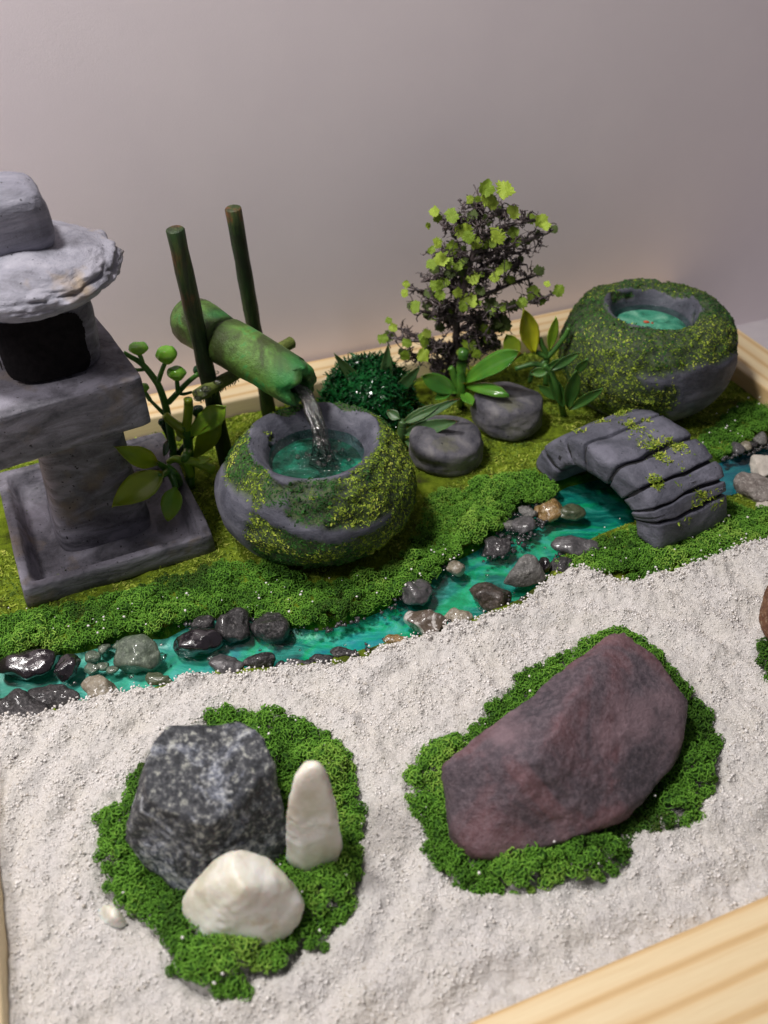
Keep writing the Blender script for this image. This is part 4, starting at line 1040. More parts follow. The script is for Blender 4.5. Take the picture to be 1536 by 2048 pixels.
# roof: a worn irregular disc
D, F = ico(6)
V = D * np.array([[1.54, 1.60, .50]])
e = np.clip(np.hypot(D[:, 0], D[:, 1]), 0, 1)
V[:, 2] += .12 * (1 - e)
V = V + D * (fbm(D, 1.2, 3, 5) * .10)[:, None]
rg = sstep(.80, .97, e) * sstep(-.2, .35, D[:, 0] * 1.0 + .35 + .3 * vn(D, 2, 5))
V = V + D * ((np.abs(fbm(D, 3.2, 3, 6, .5)) * .20 - .04) * rg)[:, None] + D * (fbm(D, 9, 4, 8) * .018)[:, None]
V = V + np.array([[-.22, -.24, 5.62]])
np_obj('roof', V, F, M['roof'], lan)
D, F = ico(5)
V = np.sign(D) * np.abs(D) ** .5 * np.array([[.66, .66, .60]])
V = V + D * (fbm(D, 1.5, 3, 15) * .07)[:, None]
V[:, :2] *= (1.02 - .03 * (V[:, 2:3]))
V = V + np.array([[-.26, -.12, 6.46]])
np_obj('finial', V, F, M['roof2'] if 'roof2' in M else clay('finial_paint', (.12, .12, .15), (.20, .20, .245), (.29, .285, .34), bump=.3, streak=(.6, .6, 3)), lan)

# ------------------------------------------------------------------ arched stone bridge
fA = (at(1280, 1110, 0) + at(1456, 1046, 0)) / 2; fB = fA + (at(1080, 945, 0) - at(1280, 1110, 0)) * 1.06
L_ = (fB - fA); span = L_.length; dl = L_.normalized(); dw = Vector((-dl.y, dl.x, 0)) * -1     # towards the right
wid = (at(1456, 1046, 0) - at(1280, 1110, 0)).length
br = empty('stone_bridge', (fA + fB) / 2, 'small arched grey stone bridge with mossy joints over the stream', 'bridge')
mid = (fA + fB) / 2
def arc(t, k):                            # t 0..1 along the arch; k=0 underside, 1 top
    a = math.pi * (1 - t)
    ao, bo, ai, bi = span / 2 + .12, 1.50, span / 2 - .55, .88
    A_, B_ = ai + (ao - ai) * k, bi + (bo - bi) * k
    ca, sa = math.cos(a), math.sin(a)
    ex, ez = (.92, .86) if ca < 0 else (.80, .60)
    x = math.copysign(abs(ca) ** ex, ca) * A_; z = abs(sa) ** ez * B_
    return -x, z - .05
def arch_piece(t0, t1, name, m, parent, grow=0.0, nt=10, seed=0, shift=0.0):
    nk, nw = 7, 18
    V, Fq = [], []
    ks = np.linspace(0, 1, nk); ws = np.linspace(-1, 1, nw)
    # closed section ring: top, right side, bottom, left side
    ring = [(k, -1.0) for k in ks] + [(1.0, w) for w in ws[1:-1]] + [(k, 1.0) for k in ks[::-1]] + [(0.0, w) for w in ws[::-1][1:-1]]
    nr = len(ring)
    ts = [t0, t0 + .0035] + list(np.linspace(t0, t1, nt)[1:-1]) + [t1 - .0035, t1]
    for ti, t_ in enumerate(ts):
        end = ti in (0, len(ts) - 1)
        for k, w in ring:
            rk = abs(2 * k - 1); rw = abs(w)
            cut = .06 * max(0, (rk - .0)) ** 8 * max(0, rw) ** 20
            kk = .5 + (k - .5) * (1 + grow) * (.92 if end else 1) * (1 - .10 * (rw ** 8))
            wwf = (wid / 2) * (1 + grow * .12) * (.975 if end else 1) * (1 - .03 * rk ** 6)
            # the far foot narrows a little
            wwf *= 1 - .16 * t_
            tw = t_ + (.006 * math.sin(w * 3.1 + round(t0 if ti < len(ts) / 2 else t1, 1) * 37) + .003 * math.sin(w * 9)) * (0 if (t0 < .02 and ti < len(ts) / 2) or (t1 > .98 and ti > len(ts) / 2) else 1)
            x, z = arc(min(max(tw, 0), 1), kk)
            off = .05 * t_
            p = mid + dl * x + dw * (w * wwf + off + shift) + Vector((0, 0, z)); V.append(p[:])
    V = np.array(V); nT = len(ts)
    for i in range(nT - 1):
        for j in range(nr):
            Fq.append((i * nr + j, i * nr + (j + 1) % nr, (i + 1) * nr + (j + 1) % nr, (i + 1) * nr + j))
    c = V.mean(0); N = V - c; N /= np.linalg.norm(N, axis=1, keepdims=True)
    V = V + N * (fbm(V, 1.1, 3, 50) * .10 + fbm(V, 4, 4, 51 + seed) * .045)[:, None]
    # end caps as fans
    V = np.concatenate([V, V[:nr].mean(0)[None], V[-nr:].mean(0)[None]]); c0, c1 = len(V) - 2, len(V) - 1
    for j in range(nr):
        Fq.append((c0, c0, (j + 1) % nr, j)); Fq.append((c1, c1, (nT - 1) * nr + j, (nT - 1) * nr + (j + 1) % nr))
    bm = bmesh.new(); vs = [bm.verts.new(v) for v in V]
    for f in Fq:
        f = list(dict.fromkeys(f))
        try: bm.faces.new([vs[i] for i in f])
        except ValueError: pass
    return bm_obj(name, bm, m, parent)
M['joint'] = NT('joint_shade').done((.02, .02, .024), .9)
arch_piece(.01, .99, 'core', M['joint'], br, grow=-.34, nt=40)
cuts = [0.0, .115, .30, .43, .565, .70, .80, .885, 1.0]
blk = []
for i in range(len(cuts) - 1):
    g = .0095
    blk.append(arch_piece(cuts[i] + g, cuts[i + 1] - g, 'stone_block', M['bridge'], br, nt=9, seed=i, shift=random.uniform(-.02, .02)))
# moss tufts along joints
rs = np.random.RandomState(3); PP, NN = [], []
for (t_, w0, w1, n, sp_) in ((.43, .1, .95, 700, .018), (.30, .45, 1.0, 500, .02), (.30, -.62, .15, 520, .014), (.565, -.15, .25, 420, .03), (.565, .35, .85, 460, .016), (.70, -.75, -.2, 420, .022), (.64, -.1, .9, 140, .05), (.2, .75, 1.0, 260, .03), (.80, -.8, .4, 300, .02), (.82, .2, .4, 120, .02), (.12, .55, .9, 50, .02), (.5, -.3, .8, 130, .06), (.885, -.5, .9, 240, .02)):
    tt = np.clip(rs.normal(t_, sp_, n), .02, .98); ww = rs.uniform(w0, w1, n)
    kp = vn(np.stack([tt * 9, ww * 4, tt * 0], 1), 1.3, 5) > .12
    for a_, b_ in zip(tt[kp], ww[kp]):
        x, z = arc(a_, 1.0); x2, z2 = arc(min(a_ + .01, 1), 1.0)
        wwf = wid / 2 * (1 - .16 * a_)
        p = mid + dl * x + dw * (b_ * wwf + .05 * a_) + Vector((0, 0, z)); tv = dl * (x2 - x) + Vector((0, 0, z2 - z))
        nn = dw.cross(tv).normalized()
        if nn.z < 0: nn = -nn
        PP.append(p[:]); NN.append(nn[:])
bridge_moss = (np.array(PP), np.array(NN))
bpy.context.view_layer.update()
from mathutils.bvhtree import BVHTree
def drop(P, N, objs, up=.5):              # settle points onto the surfaces below them
    dg = bpy.context.evaluated_depsgraph_get()
    bms = bmesh.new()
    for o in objs: bms.from_mesh(o.data)
    bv = BVHTree.FromBMesh(bms); bms.free()
    oP, oN = [], []
    for p, n in zip(P, N):
        h = bv.ray_cast(Vector(p) + Vector(n) * up, -Vector(n), up * 2)
        if h[0] is not None:
            nn = h[1] if h[1].dot(Vector(n)) > 0 else -h[1]
            oP.append(h[0][:]); oN.append(nn[:])
    return np.array(oP), np.array(oN)
P, N = drop(*bridge_moss, blk)
Vf, Ff, _ = flecks(P, N, 77, L=(.035, .09), w=(.016, .032), lift=.7)
o = np_obj('moss_tufts', Vf, Ff, M['flock'], br, smooth=False, attr={'rnd': np.repeat(np.clip(rs.uniform(.15, .85, len(P)), 0, 1), 6)}); o['kind'] = 'stuff'
rebase(br)

# ------------------------------------------------------------------ clay discs
def disc_stone(px, py, r, h, label, seed, tilt=(0, 0)):
    c = at(px, py, h); D, F = ico(5)
    V = np.sign(D) * np.abs(D) ** np.array([[1, 1, .55]]) * 1.0
    rr = np.hypot(D[:, 0], D[:, 1]); k = (rr ** 5.5 + np.abs(D[:, 2]) ** 5.5) ** (-1 / 5.5)
    V = D * k[:, None] * np.array([[r, r * .96, h / 2]])
    V = V + D * (fbm(D + seed, 1.2, 3, seed) * .11 * r + fbm(D, 5, 3, seed) * .012)[:, None]
    o = np_obj('stepping_stone', V, F, M['disc']); o.location = (c.x, c.y, h / 2 - .02); o.rotation_euler = (tilt[0], tilt[1], 0)
    return tag(o, label, 'stone', 'flat round painted stones')
disc_stone(893, 862, .80, .76, 'flat round grey stone under the pointed sage leaves beside the near basin', 2, (.05, .03))
disc_stone(1018, 788, .82, .84, 'flat round grey stone between the little tree and the bridge', 6, (-.06, .03))
disc_stone(292, 903, .70, .45, 'flat round grey stone half hidden behind the lantern', 9)

# ------------------------------------------------------------------ plants
def leaf_mesh(b, tip, wid_, up=Vector((0, -.4, 1)), bend=.0, thick=.03, serr=0, mid_=.45, nlen=14, nw=4, cup=.25, seed=0):
    """Leaf blade with thickness, midrib and a shaped outline from base b to tip."""
    b, tip = Vector(b), Vector(tip); d = tip - b; L = d.length; dn = d.normalized()
    s = dn.cross(up).normalized(); n = s.cross(dn).normalized(); rs = random.Random(seed)
    bm = bmesh.new(); rows = []
    for i in range(nlen + 1):
        f = i / nlen
        if f < mid_: w = math.sin(.5 * math.pi * f / mid_) ** .9
        else: w = math.cos(.5 * math.pi * (f - mid_) / (1 - mid_)) ** .75
        w = max(w, .10 if f < .5 else .03) * wid_ / 2
        if serr and 0 < i < nlen: w *= 1 + (serr if i % 2 else -serr * .5)
        w *= 1 + rs.uniform(-.05, .05)
        c = b + d * f + n * (bend * L * math.sin(math.pi * f))
        top, bot = [], []
        for k in range(-nw, nw + 1):
            g = k / nw
            hgt = cup * wid_ * .5 * g * g - .04 * wid_ * math.exp(-(g / .18) ** 2)
            p = c + s * (w * g) + n * hgt
            th = thick * (1 - .7 * abs(g))
            top.append(bm.verts.new(p + n * th * .5)); bot.append(bm.verts.new(p - n * th * .5))
        rows.append(top + bot[::-1])
    m_ = len(rows[0])
    for i in range(nlen):
        for k in range(m_): bm.faces.new((rows[i][k], rows[i][(k + 1) % m_], rows[i + 1][(k + 1) % m_], rows[i + 1][k]))
    bm.faces.new(rows[0][::-1]); bm.faces.new(rows[-1])
    return bm
def add_leaf(parent, b, tip, w, m, **kw): return bm_obj('leaf', leaf_mesh(b, tip, w, **kw), m, parent)
def add_stem(parent, pts, r, m, name='stem'):
    bm = bmesh.new(); p = bez(pts, 5); n = len(p)
    rr_ = [r[0] + (r[1] - r[0]) * i / (n - 1) for i in range(n)] if isinstance(r, tuple) else r
    tube(bm, p, rr_, 8); return bm_obj(name, bm, m, parent)
def PX(Y): return lambda x, y: aty(x, y, Y)
W_ = lambda px, Y: px / FPX * (Vector(aty(768, 900, Y)) - Vector((0, 0, CAMH))).length   # px width -> cm

# berry sprig (left)
q = PX(16.0); bp = empty('berry_sprig', at(352, 945), 'plastic sprig with round green berry cups between lantern and bamboo post', 'plant')
S = M['stem_green']
add_stem(bp, [at(352, 955), q(347, 905), q(339, 855), q(331, 812), q(318, 773), q(303, 750), q(288, 732), q(276, 722), q(262, 714), q(247, 705)], (.10, .045), S)
def cup(px, py, r, Y, m, sq=.75, top=None):
    c = aty(px, py, Y); R_ = W_(r, Y); D, F = ico(4)
    V = D * R_ * np.array([[1, .9, sq]])
    k = D[:, 2] > .2; V[:, 2] -= .55 * R_ * sq * np.clip((D[:, 2] - .45), 0, 1) * np.clip(1.2 - 1.3 * np.hypot(D[:, 0], D[:, 1]), 0, 1) * .8
    V[:, 0] *= np.where(D[:, 2] < 0, 1 + .35 * D[:, 2], 1); V[:, 1] *= np.where(D[:, 2] < 0, 1 + .35 * D[:, 2], 1)
    V = V + D * (fbm(D + px, 2, 2, 3) * .08 * R_)[:, None]
    o = np_obj('berry_cup', V, F, m, bp); o.location = c; return o
for cx, cy, r, sx_, sy_, Y, m, sq in ((277, 697, 18, 286, 728, 16.0, 'berry_green', .7), (333, 710, 20, 317, 762, 15.9, 'berry_green', .95), (353, 747, 18, 356, 786, 15.85, 'berry_green', .85), (287, 776, 11, 300, 800, 15.9, 'berry_green', .9), (396, 823, 13, 389, 852, 16.2, 'dark_plastic', 1.1), (398, 742, 11, 392, 752, 16.2, 'dark_plastic', 1.2), (324, 845, 8, 335, 870, 16.0, 'dark_plastic', 1.2)):
    cup(cx, cy, r, Y, M[m], sq)
    add_stem(bp, [aty(sx_, sy_, Y), aty((cx + sx_) / 2, (cy + sy_) / 2 + 2, Y), aty(cx, cy + r * .5, Y)], (.05, .045), S if m == 'berry_green' else M['dark_plastic'])
add_stem(bp, [q(337, 805), q(355, 786), q(375, 765), q(396, 748)], (.065, .05), S)
add_stem(bp, [q(340, 840), q(318, 818), q(300, 800)], (.05, .035), S)
add_stem(bp, [q(345, 900), q(336, 872), q(326, 850)], (.06, .05), M['dark_plastic'])
add_stem(bp, [q(262, 736), q(275, 740), q(290, 738)], (.03, .045), S)
add_stem(bp, [q(356, 786), q(368, 788), q(384, 784)], (.04, .03), S)
add_stem(bp, [q(345, 930), q(362, 900), q(392, 862), q(389, 850)], (.06, .05), M['dark_plastic'])
add_leaf(bp, q(338, 880), q(329, 912), W_(18, 16), M['dark_plastic'], seed=1)
rebase(bp)
# antler-leaf sprig
q = PX(15.7); an = empty('antler_sprig', at(378, 965), 'yellow green antler shaped plastic sprig in front of the bamboo post', 'plant')
O = M['olive_leaf']
add_stem(an, [at(380, 975), q(380, 930), q(377, 895), q(374, 868), q(370, 850)], (.11, .10), M['stem_green'])
add_stem(an, [q(368, 858), q(352, 849), q(338, 838), q(330, 830)], (.11, .085), O, 'lobe')
add_stem(an, [q(372, 862), q(375, 835), q(377, 810), q(376, 798)], (.10, .095), O, 'lobe')
add_stem(an, [q(376, 872), q(360, 868), q(352, 858)], (.10, .04), O, 'lobe')
add_leaf(an, q(376, 872), q(452, 812), W_(44, 15.7), M['lime_leaf'], mid_=.68, thick=.09, seed=3, up=Vector((.2, -.8, .5)))
add_leaf(an, q(388, 915), q(440, 838), W_(40, 15.8), O, mid_=.6, thick=.08, seed=4, up=Vector((.3, -.9, .3)))
add_leaf(an, q(352, 880), q(370, 868), W_(20, 15.8), O, thick=.06, seed=5)
L2 = M['lime_leaf']; q2 = PX(15.25)
add_stem(an, [q(376, 900), q2(372, 912), q2(368, 920)], (.09, .09), M['stem_green'])
add_stem(an, [q2(368, 922), q2(350, 918), q2(336, 925)], (.09, .06), L2, 'lobe')
add_stem(an, [q2(370, 920), q2(376, 936), q2(382, 952)], (.11, .08), L2, 'lobe')
add_stem(an, [q2(372, 920), q2(395, 926), q2(428, 940)], (.09, .10), L2, 'lobe')
add_leaf(an, q2(385, 925), q2(424, 918), W_(20, 15.3), L2, thick=.05, seed=8)
rebase(an)
# broad-leaf sprig hanging over the lantern base
q = PX(14.9); bl = empty('broad_leaf_sprig', at(352, 975), 'sprig of three broad olive leaves drooping over the lantern base', 'plant')
add_stem(bl, [at(360, 985), q(352, 955), q(338, 940), q(330, 936)], (.11, .10), M['stem_green'])
add_stem(bl, [q(334, 938), PX(14.7)(318, 928), PX(14.45)(302, 918)], (.075, .05), M['stem_green'])
add_leaf(bl, PX(14.5)(312, 926), PX(13.9)(228, 893), W_(42, 14.2), O, bend=.06, thick=.06, cup=.35, seed=11, up=Vector((0, -.75, .65)))
add_stem(bl, [q(336, 942), PX(14.5)(328, 948), PX(14.2)(318, 953)], (.075, .06), M['stem_green'])
add_leaf(bl, PX(14.3)(326, 948), PX(13.4)(224, 1014), W_(62, 13.9), O, bend=.05, thick=.07, cup=.3, seed=12, up=Vector((0, -.7, .7)), mid_=.42)
add_stem(bl, [q(338, 944), PX(14.7)(346, 960), PX(14.55)(352, 978)], (.075, .06), M['stem_green'])
add_leaf(bl, PX(14.55)(352, 974), PX(14.1)(337, 1043), W_(46, 14.3), L2, bend=.04, thick=.07, cup=.3, seed=13, up=Vector((0, -.7, .7)), mid_=.4)
rebase(bl)
# sage plants with toothed leaves
A = M['aloe']
q = PX(18.1); al = empty('aloe_plant', at(765, 838), 'upright sage green plant with three pointed leaves before the dark bush', 'plant')
add_leaf(al, q(757, 815), PX(17.9)(668, 706), W_(27, 18), A, mid_=.35, serr=.06, thick=.06, seed=21, up=Vector((0, -1, .3)))
add_leaf(al, q(768, 822), q(776, 688), W_(27, 18), A, mid_=.4, serr=.05, thick=.06, seed=22, up=Vector((0, -1, .2)))
add_leaf(al, q(775, 808), PX(17.9)(840, 732), W_(25, 18), A, mid_=.45, serr=.12, thick=.05, seed=23, up=Vector((0, -1, .3)))
add_leaf(al, q(762, 820), PX(18.4)(730, 790), W_(22, 18), M['dark_plastic'], thick=.05, seed=24)
add_stem(al, [at(765, 845), q(766, 822), q(767, 808)], (.10, .08), A)
rebase(al)
q = PX(16.7); al2 = empty('aloe_plant', at(805, 885), 'spreading sage green plant of toothed leaves lying on a flat stone', 'plant')
for (bx, by, tx, ty, w, Yt, sd) in ((806, 846, 882, 808, 22, 16.7, 31), (808, 850, 921, 797, 20, 16.6, 32), (806, 868, 918, 842, 30, 16.3, 33), (812, 880, 878, 910, 26, 15.9, 34), (800, 838, 775, 822, 20, 16.9, 35)):
    add_leaf(al2, q(bx, by), aty(tx, ty, Yt), W_(w, 16.5), A, mid_=.4, serr=.05, thick=.05, seed=sd, cup=.5, up=Vector((-.2, -.75, .6)))
add_stem(al2, [at(802, 900), q(803, 870), q(804, 852), q(806, 842)], (.10, .10), A)
rebase(al2)
# glossy-leaf plant at the foot of the tree
q = PX(18.0); gl = empty('glossy_plant', at(925, 805), 'plant with shiny oval leaves at the foot of the little tree', 'plant')
Gm = M['gloss_leaf']
add_leaf(gl, q(925, 772), PX(17.6)(1045, 708), W_(44, 18), Gm, mid_=.66, bend=.04, thick=.06, cup=.5, seed=41, up=Vector((0, -.45, .9)))
add_leaf(gl, q(930, 772), PX(17.2)(1018, 790), W_(32, 18), Gm, mid_=.6, bend=.10, thick=.06, cup=-.3, seed=42, up=Vector((0, -.35, .95)))
add_leaf(gl, q(915, 785), PX(17.9)(842, 752), W_(36, 18), Gm, mid_=.55, thick=.05, seed=43, up=Vector((0, -.8, .6)))
add_leaf(gl, q(925, 785), PX(17.3)(945, 812), W_(24, 18), Gm, mid_=.5, thick=.05, seed=44)
add_leaf(gl, q(905, 780), PX(17.8)(870, 800), W_(22, 18), Gm, mid_=.5, thick=.05, seed=45)
add_stem(gl, [at(922, 812), q(922, 785), q(922, 740), q(928, 700)], (.10, .12), M['stem_green'])
add_stem(gl, [q(922, 780), q(912, 765), q(905, 742), q(900, 735)], (.09, .07), M['stem_green'])
rebase(gl)
# yellow-leaf sprig next to the far basin
q = PX(18.4); yl = empty('yellow_sprig', at(1092, 780), 'sprig with two upright yellow green leaves left of the far basin', 'plant')
Yl = M['yellow_leaf']; TH = M['thin_leaf']
add_leaf(yl, q(1066, 705), q(1046, 616), W_(36, 18.4), Yl, mid_=.5, thick=.05, cup=.5, seed=51, up=Vector((.2, -1, .1)))
add_leaf(yl, q(1098, 700), q(1112, 633), W_(20, 18.4), L2, mid_=.5, thick=.05, seed=52, up=Vector((.2, -1, .1)))
add_leaf(yl, q(1035, 712), PX(18.5)(1012, 668), W_(32, 18.4), O, mid_=.5, thick=.05, seed=53, up=Vector((.1, -1, .1)))
for pts in (((1092, 770), (1092, 740), (1094, 712), (1084, 690), (1080, 676)), ((1094, 715), (1110, 698), (1130, 672), (1138, 656)), ((1094, 715), (1078, 706), (1068, 703)), ((1092, 735), (1068, 728), (1030, 738)), ((1092, 722), (1065, 745), (1060, 765))):
    add_stem(yl, [q(*p_) for p_ in pts], (.07, .055), TH)
rebase(yl)
q = PX(17.6); dl_ = empty('grassy_sprig', at(1125, 825), 'dull green sprig of narrow blades between the far basin and bridge', 'plant')
for (bx, by, tx, ty, w, Yt, sd) in ((1128, 815, 1096, 742, 24, 17.6, 61), (1134, 815, 1152, 738, 30, 17.4, 62), (1138, 818, 1205, 776, 22, 17.2, 63), (1090, 735, 1140, 722, 22, 17.6, 64), (1100, 740, 1158, 704, 18, 17.5, 65), (1120, 800, 1075, 770, 18, 17.6, 66), (1150, 745, 1176, 716, 18, 17.3, 67), (1098, 742, 1062, 745, 20, 17.8, 68), (1126, 815, 1118, 765, 16, 17.6, 69)):
    add_leaf(dl_, aty(bx, by, (17.6 + Yt) / 2), aty(tx, ty, Yt), W_(w, 17.6), TH, mid_=.5, thick=.04, seed=sd, cup=.4, up=Vector((.1, -.95, .3)))
add_stem(dl_, [at(1128, 832), q(1118, 790), q(1102, 745), q(1088, 730)], (.08, .06), TH)
rebase(dl_)

# dark tinsel bush
bc = Vector((-.32, 18.25, .0)); n = 9000
rs = np.random.RandomState(8)
d = rs.normal(size=(n, 3)); d[:, 2] = np.abs(d[:, 2]); d /= np.linalg.norm(d, axis=1, keepdims=True)
R_ = rs.uniform(.62, 1.0, (n, 1)) ** .5 * (1 + .10 * fbm(d, 2.5, 2, 3))[:, None]
P = d * R_ * np.array([[1.16, .85, 1.50]]) + np.array([[bc.x, bc.y, 0.02]])
k = -P[:, 0] * math.sin(GA) + P[:, 1] * math.cos(GA) < 18.3; P, d = P[k], d[k]
Vf, Ff, _ = flecks(P, d, 5, L=(.10, .26), w=(.025, .05), lift=.9)
bush = np_obj('tinsel_bush', Vf, Ff, M['tinsel'], smooth=False); tag(bush, 'dark glossy green tinsel bush behind the near basin', 'bush')
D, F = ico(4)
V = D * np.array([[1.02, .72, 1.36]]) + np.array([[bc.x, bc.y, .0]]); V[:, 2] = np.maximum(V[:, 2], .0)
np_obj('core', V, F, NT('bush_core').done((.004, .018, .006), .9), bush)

# ------------------------------------------------------------------ little tree
tree = empty('miniature_tree', Vector((1.85, 18.95, 0)), 'miniature tree of dark tangled twigs with bright jagged leaves', 'tree')
TY = 18.9; q = PX(TY)
bm = bmesh.new()
tr = bez([at(908, 792, -.05), q(908, 740), q(912, 690), q(914, 640), q(925, 590), q(940, 530), q(955, 470), q(965, 420), q(975, 395)], 6)
tube(bm, tr, [.11 - .075 * i / (len(tr) - 1) for i in range(len(tr))], 8, True, .12)
bm_obj('trunk', bm, M['twig'], tree)
tips = [(870, 440, .25), (905, 435, -.2), (940, 402, .1), (985, 405, 0), (1020, 425, -.2), (1030, 455, .2), (1082, 440, -.1), (1108, 460, .1), (1060, 500, .3), (1030, 490, -.3), (1048, 528, 0), (1015, 515, .4), (1078, 548, .1), (1117, 585, -.1), (1100, 600, .1),
    (866, 502, .1), (884, 525, -.4), (862, 545, .3), (852, 560, -.1), (815, 575, .1), (822, 612, -.3), (845, 590, .3), (790, 655, .2), (772, 672, -.1), (800, 700, .1), (845, 700, .3), (852, 680, -.3), (880, 640, .4), (870, 610, -.4), (935, 690, .3), (985, 670, -.3), (1005, 645, .2), (970, 655, .5), (990, 690, .1), (1000, 615, -.2), (980, 585, .4), (1000, 550, -.3), (940, 620, -.5), (920, 560, .6), (905, 480, .4), (960, 450, -.5), (990, 470, .3), (860, 735, 0), (870, 730, .2), (912, 720, -.3), (975, 700, -.2), (890, 715, .3)]
rt = random.Random(4); A_, B_, ra, rb = [], [], [], []
tips3 = []
for (x, y, dy) in tips:
    tip = aty(x, y, TY + dy * 1.2)
    # leave the trunk somewhat below the tip
    best = min(tr, key=lambda p: abs(p.z - (tip.z - .25 * abs(tip.x - p.x) - .15)))
    c = best.lerp(tip, .5) + Vector((rt.uniform(-.12, .12), rt.uniform(-.15, .15), rt.uniform(-.05, .18)))
    pts = bez([best, c, tip], 7); tips3.append(pts)
    for i in range(len(pts) - 1):
        j = Vector([rt.uniform(-.025, .025) for _ in range(3)]); pts[i + 1] = pts[i + 1] + j
        A_.append(pts[i][:]); B_.append(pts[i + 1][:]); f = i / len(pts); ra.append(.066 - .044 * f); rb.append(.063 - .044 * f)
# tangle of twigs: short crooked shoots off the limbs, branching again
fr = []
for pts in tips3:
    for _ in range(15):
        f = rt.uniform(.25, 1); p = pts[min(int(f * (len(pts) - 1)), len(pts) - 1)]
        d = Vector([rt.gauss(0, 1) for _ in range(3)]); d.y *= .9; d.normalize(); fr.append((p, d, .028, 0))
while fr:
    p, d, r_, lv = fr.pop()
    for s in range(rt.randint(2, 3)):
        q_ = p + d * rt.uniform(.05, .11); A_.append(p[:]); B_.append(q_[:]); ra.append(r_); rb.append(r_ * .85)
        p = q_; r_ *= .85; d = (d + Vector([rt.gauss(0, .55) for _ in range(3)])).normalized()
        if lv < 2 and rt.random() < .5: fr.append((p, (d + Vector([rt.gauss(0, .9) for _ in range(3)])).normalized(), r_ * .8, lv + 1))
V, F = struts(np.array(A_), np.array(B_), np.array(ra), np.array(rb), 5)
o = np_obj('branches', V, F, M['twig'], tree); o['kind'] = 'stuff'
# small dark crumbs clinging to the twigs
idx = np.random.RandomState(2).randint(0, len(A_), 1500)
V, F = blobs(np.array(A_)[idx] + np.random.RandomState(3).normal(0, .02, (1500, 3)), np.random.RandomState(3).uniform(.015, .05, 1500), 4)
o = np_obj('clinging_crumbs', V, F, M['twig'], tree, smooth=False); o['kind'] = 'stuff'
def jag_leaf(seed):                      # lobed, torn-edged leaf of unit radius with real thickness
    rs_ = random.Random(seed); n = 26; out = []
    for k in range(n):
        a = 2 * math.pi * k / n
        r = .84 + .11 * math.cos(a * rs_.choice((4, 5)) + seed) + (.08 if k % 2 else -.06) + rs_.uniform(-.07, .07)
        out.append((r * math.cos(a) * .92, r * math.sin(a)))
    V, F = [], []
    for z in (.05, -.05):
        V.append((0, 0, z * 1.4))
        for fr_ in (.5, 1.0):
            for x, y in out: V.append((x * fr_, y * fr_, z * (1 if fr_ < 1 else .6) + .20 * (x * fr_) ** 2 - .12 * (y * fr_) + .06 * math.sin(5 * x * fr_ + seed)))
    N1 = 1 + 2 * n
    for s_, o_ in ((1, 0), (-1, N1)):
        for k in range(n):
            k2 = (k + 1) % n
            a, b, c, d = o_ + 1 + k, o_ + 1 + k2, o_ + 1 + n + k2, o_ + 1 + n + k
            F.append((o_, a, b) if s_ > 0 else (o_, b, a)); F.append((a, d, c, b) if s_ > 0 else (a, b, c, d))
    for k in range(n):
        k2 = (k + 1) % n; F.append((1 + n + k, N1 + 1 + n + k, N1 + 1 + n + k2, 1 + n + k2))
    me = bpy.data.meshes.new('leaf'); me.from_pydata(V, [], F); me.update(); return me
_rl = random.Random(12)
LM = {c: [] for c in 'lmd'}
for c, mt in (('l', 'leaf_light'), ('m', 'leaf_mid'), ('d', 'leaf_dark')):
    for k in range(4):
        me = jag_leaf(k * 3 + ord(c)); me.materials.append(M[mt]); LM[c].append(me)
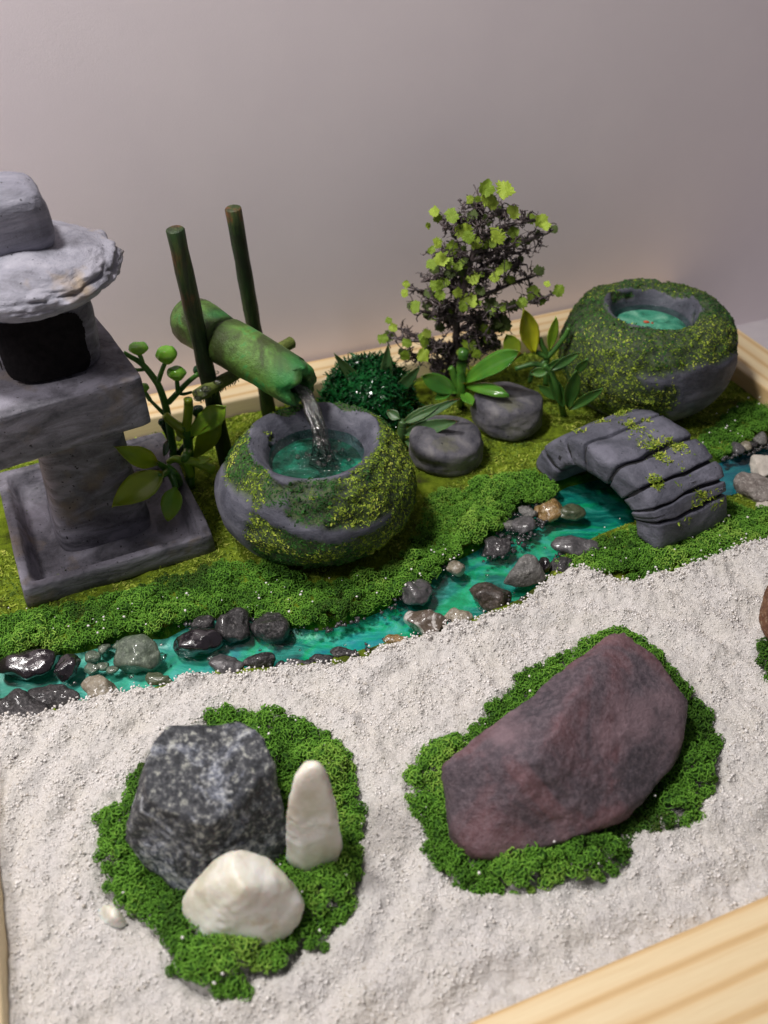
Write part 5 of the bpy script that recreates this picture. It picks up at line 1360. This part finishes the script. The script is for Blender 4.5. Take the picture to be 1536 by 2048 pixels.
LEAVES = [(1009, 379, 19, 'l'), (973, 376, 17, 'm'), (974, 398, 14, 'l'), (985, 408, 12, 'l'), (940, 399, 9, 'l'), (1026, 424, 13, 'l'), (1002, 426, 14, 'd'), (869, 423, 11, 'l'), (875, 436, 10, 'm'), (856, 452, 7, 'l'), (903, 431, 14, 'm'), (1082, 442, 15, 'l'), (1092, 452, 10, 'l'), (928, 462, 16, 'l'), (938, 474, 14, 'm'), (952, 486, 14, 'l'), (995, 472, 17, 'l'), (1032, 483, 11, 'm'), (906, 500, 18, 'm'), (883, 519, 16, 'l'), (875, 486, 12, 'l'), (863, 500, 8, 'm'), (898, 523, 10, 'm'), (928, 535, 18, 'd'), (863, 529, 12, 'm'), (877, 563, 13, 'd'), (873, 572, 14, 'm'), (946, 556, 15, 'l'), (989, 555, 12, 'l'), (975, 541, 10, 'm'), (1001, 523, 18, 'd'), (999, 542, 9, 'l'), (915, 586, 12, 'l'), (938, 605, 20, 'l'), (812, 569, 9, 'l'), (810, 586, 9, 'l'), (820, 612, 8, 'd'), (867, 606, 12, 'd'), (1067, 587, 16, 'm'), (1078, 541, 11, 'd'), (1117, 581, 13, 'm'), (1094, 568, 7, 'l'), (777, 641, 8, 'm'), (786, 655, 10, 'l'), (777, 673, 14, 'd'), (853, 667, 11, 'l'), (846, 711, 15, 'l'), (938, 690, 17, 'm'), (955, 693, 14, 'd'), (983, 612, 18, 'd'), (995, 644, 20, 'd'), (1009, 648, 16, 'd'), (963, 650, 18, 'd'), (978, 678, 19, 'd'), (989, 690, 14, 'd'), (803, 704, 9, 'd'), (1055, 482, 8, 'd'), (852, 612, 9, 'd'), (925, 500, 10, 'd'), (960, 515, 12, 'd'), (945, 430, 12, 'd'), (975, 440, 12, 'd'), (900, 545, 13, 'd'), (960, 580, 12, 'd'), (880, 655, 11, 'd'), (905, 630, 11, 'd'), (890, 700, 10, 'd'), (1040, 520, 8, 'd'), (1015, 560, 10, 'd')]
for _ in range(95):
    pts = _rl.choice(tips3); p_ = pts[_rl.randint(3, len(pts) - 1)]; dx_ = p_ - Vector((0, 0, CAMH))
    xx = dx_.dot(_X) / dx_.dot(_fw); yy = dx_.dot(_Y) / dx_.dot(_fw)
    LEAVES.append((768 + FPX * xx + _rl.uniform(-9, 9), 1024 - FPX * yy + _rl.uniform(-9, 9), _rl.uniform(6, 13), _rl.choice('mdmdm')))
for i, (x, y, r, c) in enumerate(LEAVES):
    dy = rt.uniform(-.35, .35) + (-.45 if c == 'l' else (.1 if c == 'd' else -.2))
    o = bpy.data.objects.new('leaf', LM[c][i % 4]); C.objects.link(o); o.parent = tree
    p = aty(x, y, TY + dy); s = W_(r * .98, TY)
    o.location = p - tree.location; o.scale = (s, s * rt.uniform(.85, 1.1), s)
    # face roughly outwards with a random tilt
    nrm = Vector((rt.gauss(0, .35), -1, .65 + rt.gauss(0, .3))).normalized()
    o.rotation_euler = (nrm.to_track_quat('Z', 'Y') @ Matrix.Rotation(rt.uniform(0, 6.28), 3, 'Z').to_quaternion()).to_euler()
for ch in [c_ for c_ in bpy.data.objects if c_.parent == tree and not c_.name.startswith('leaf')]:
    ch.matrix_parent_inverse = Matrix.Translation(-Vector(tree.location))
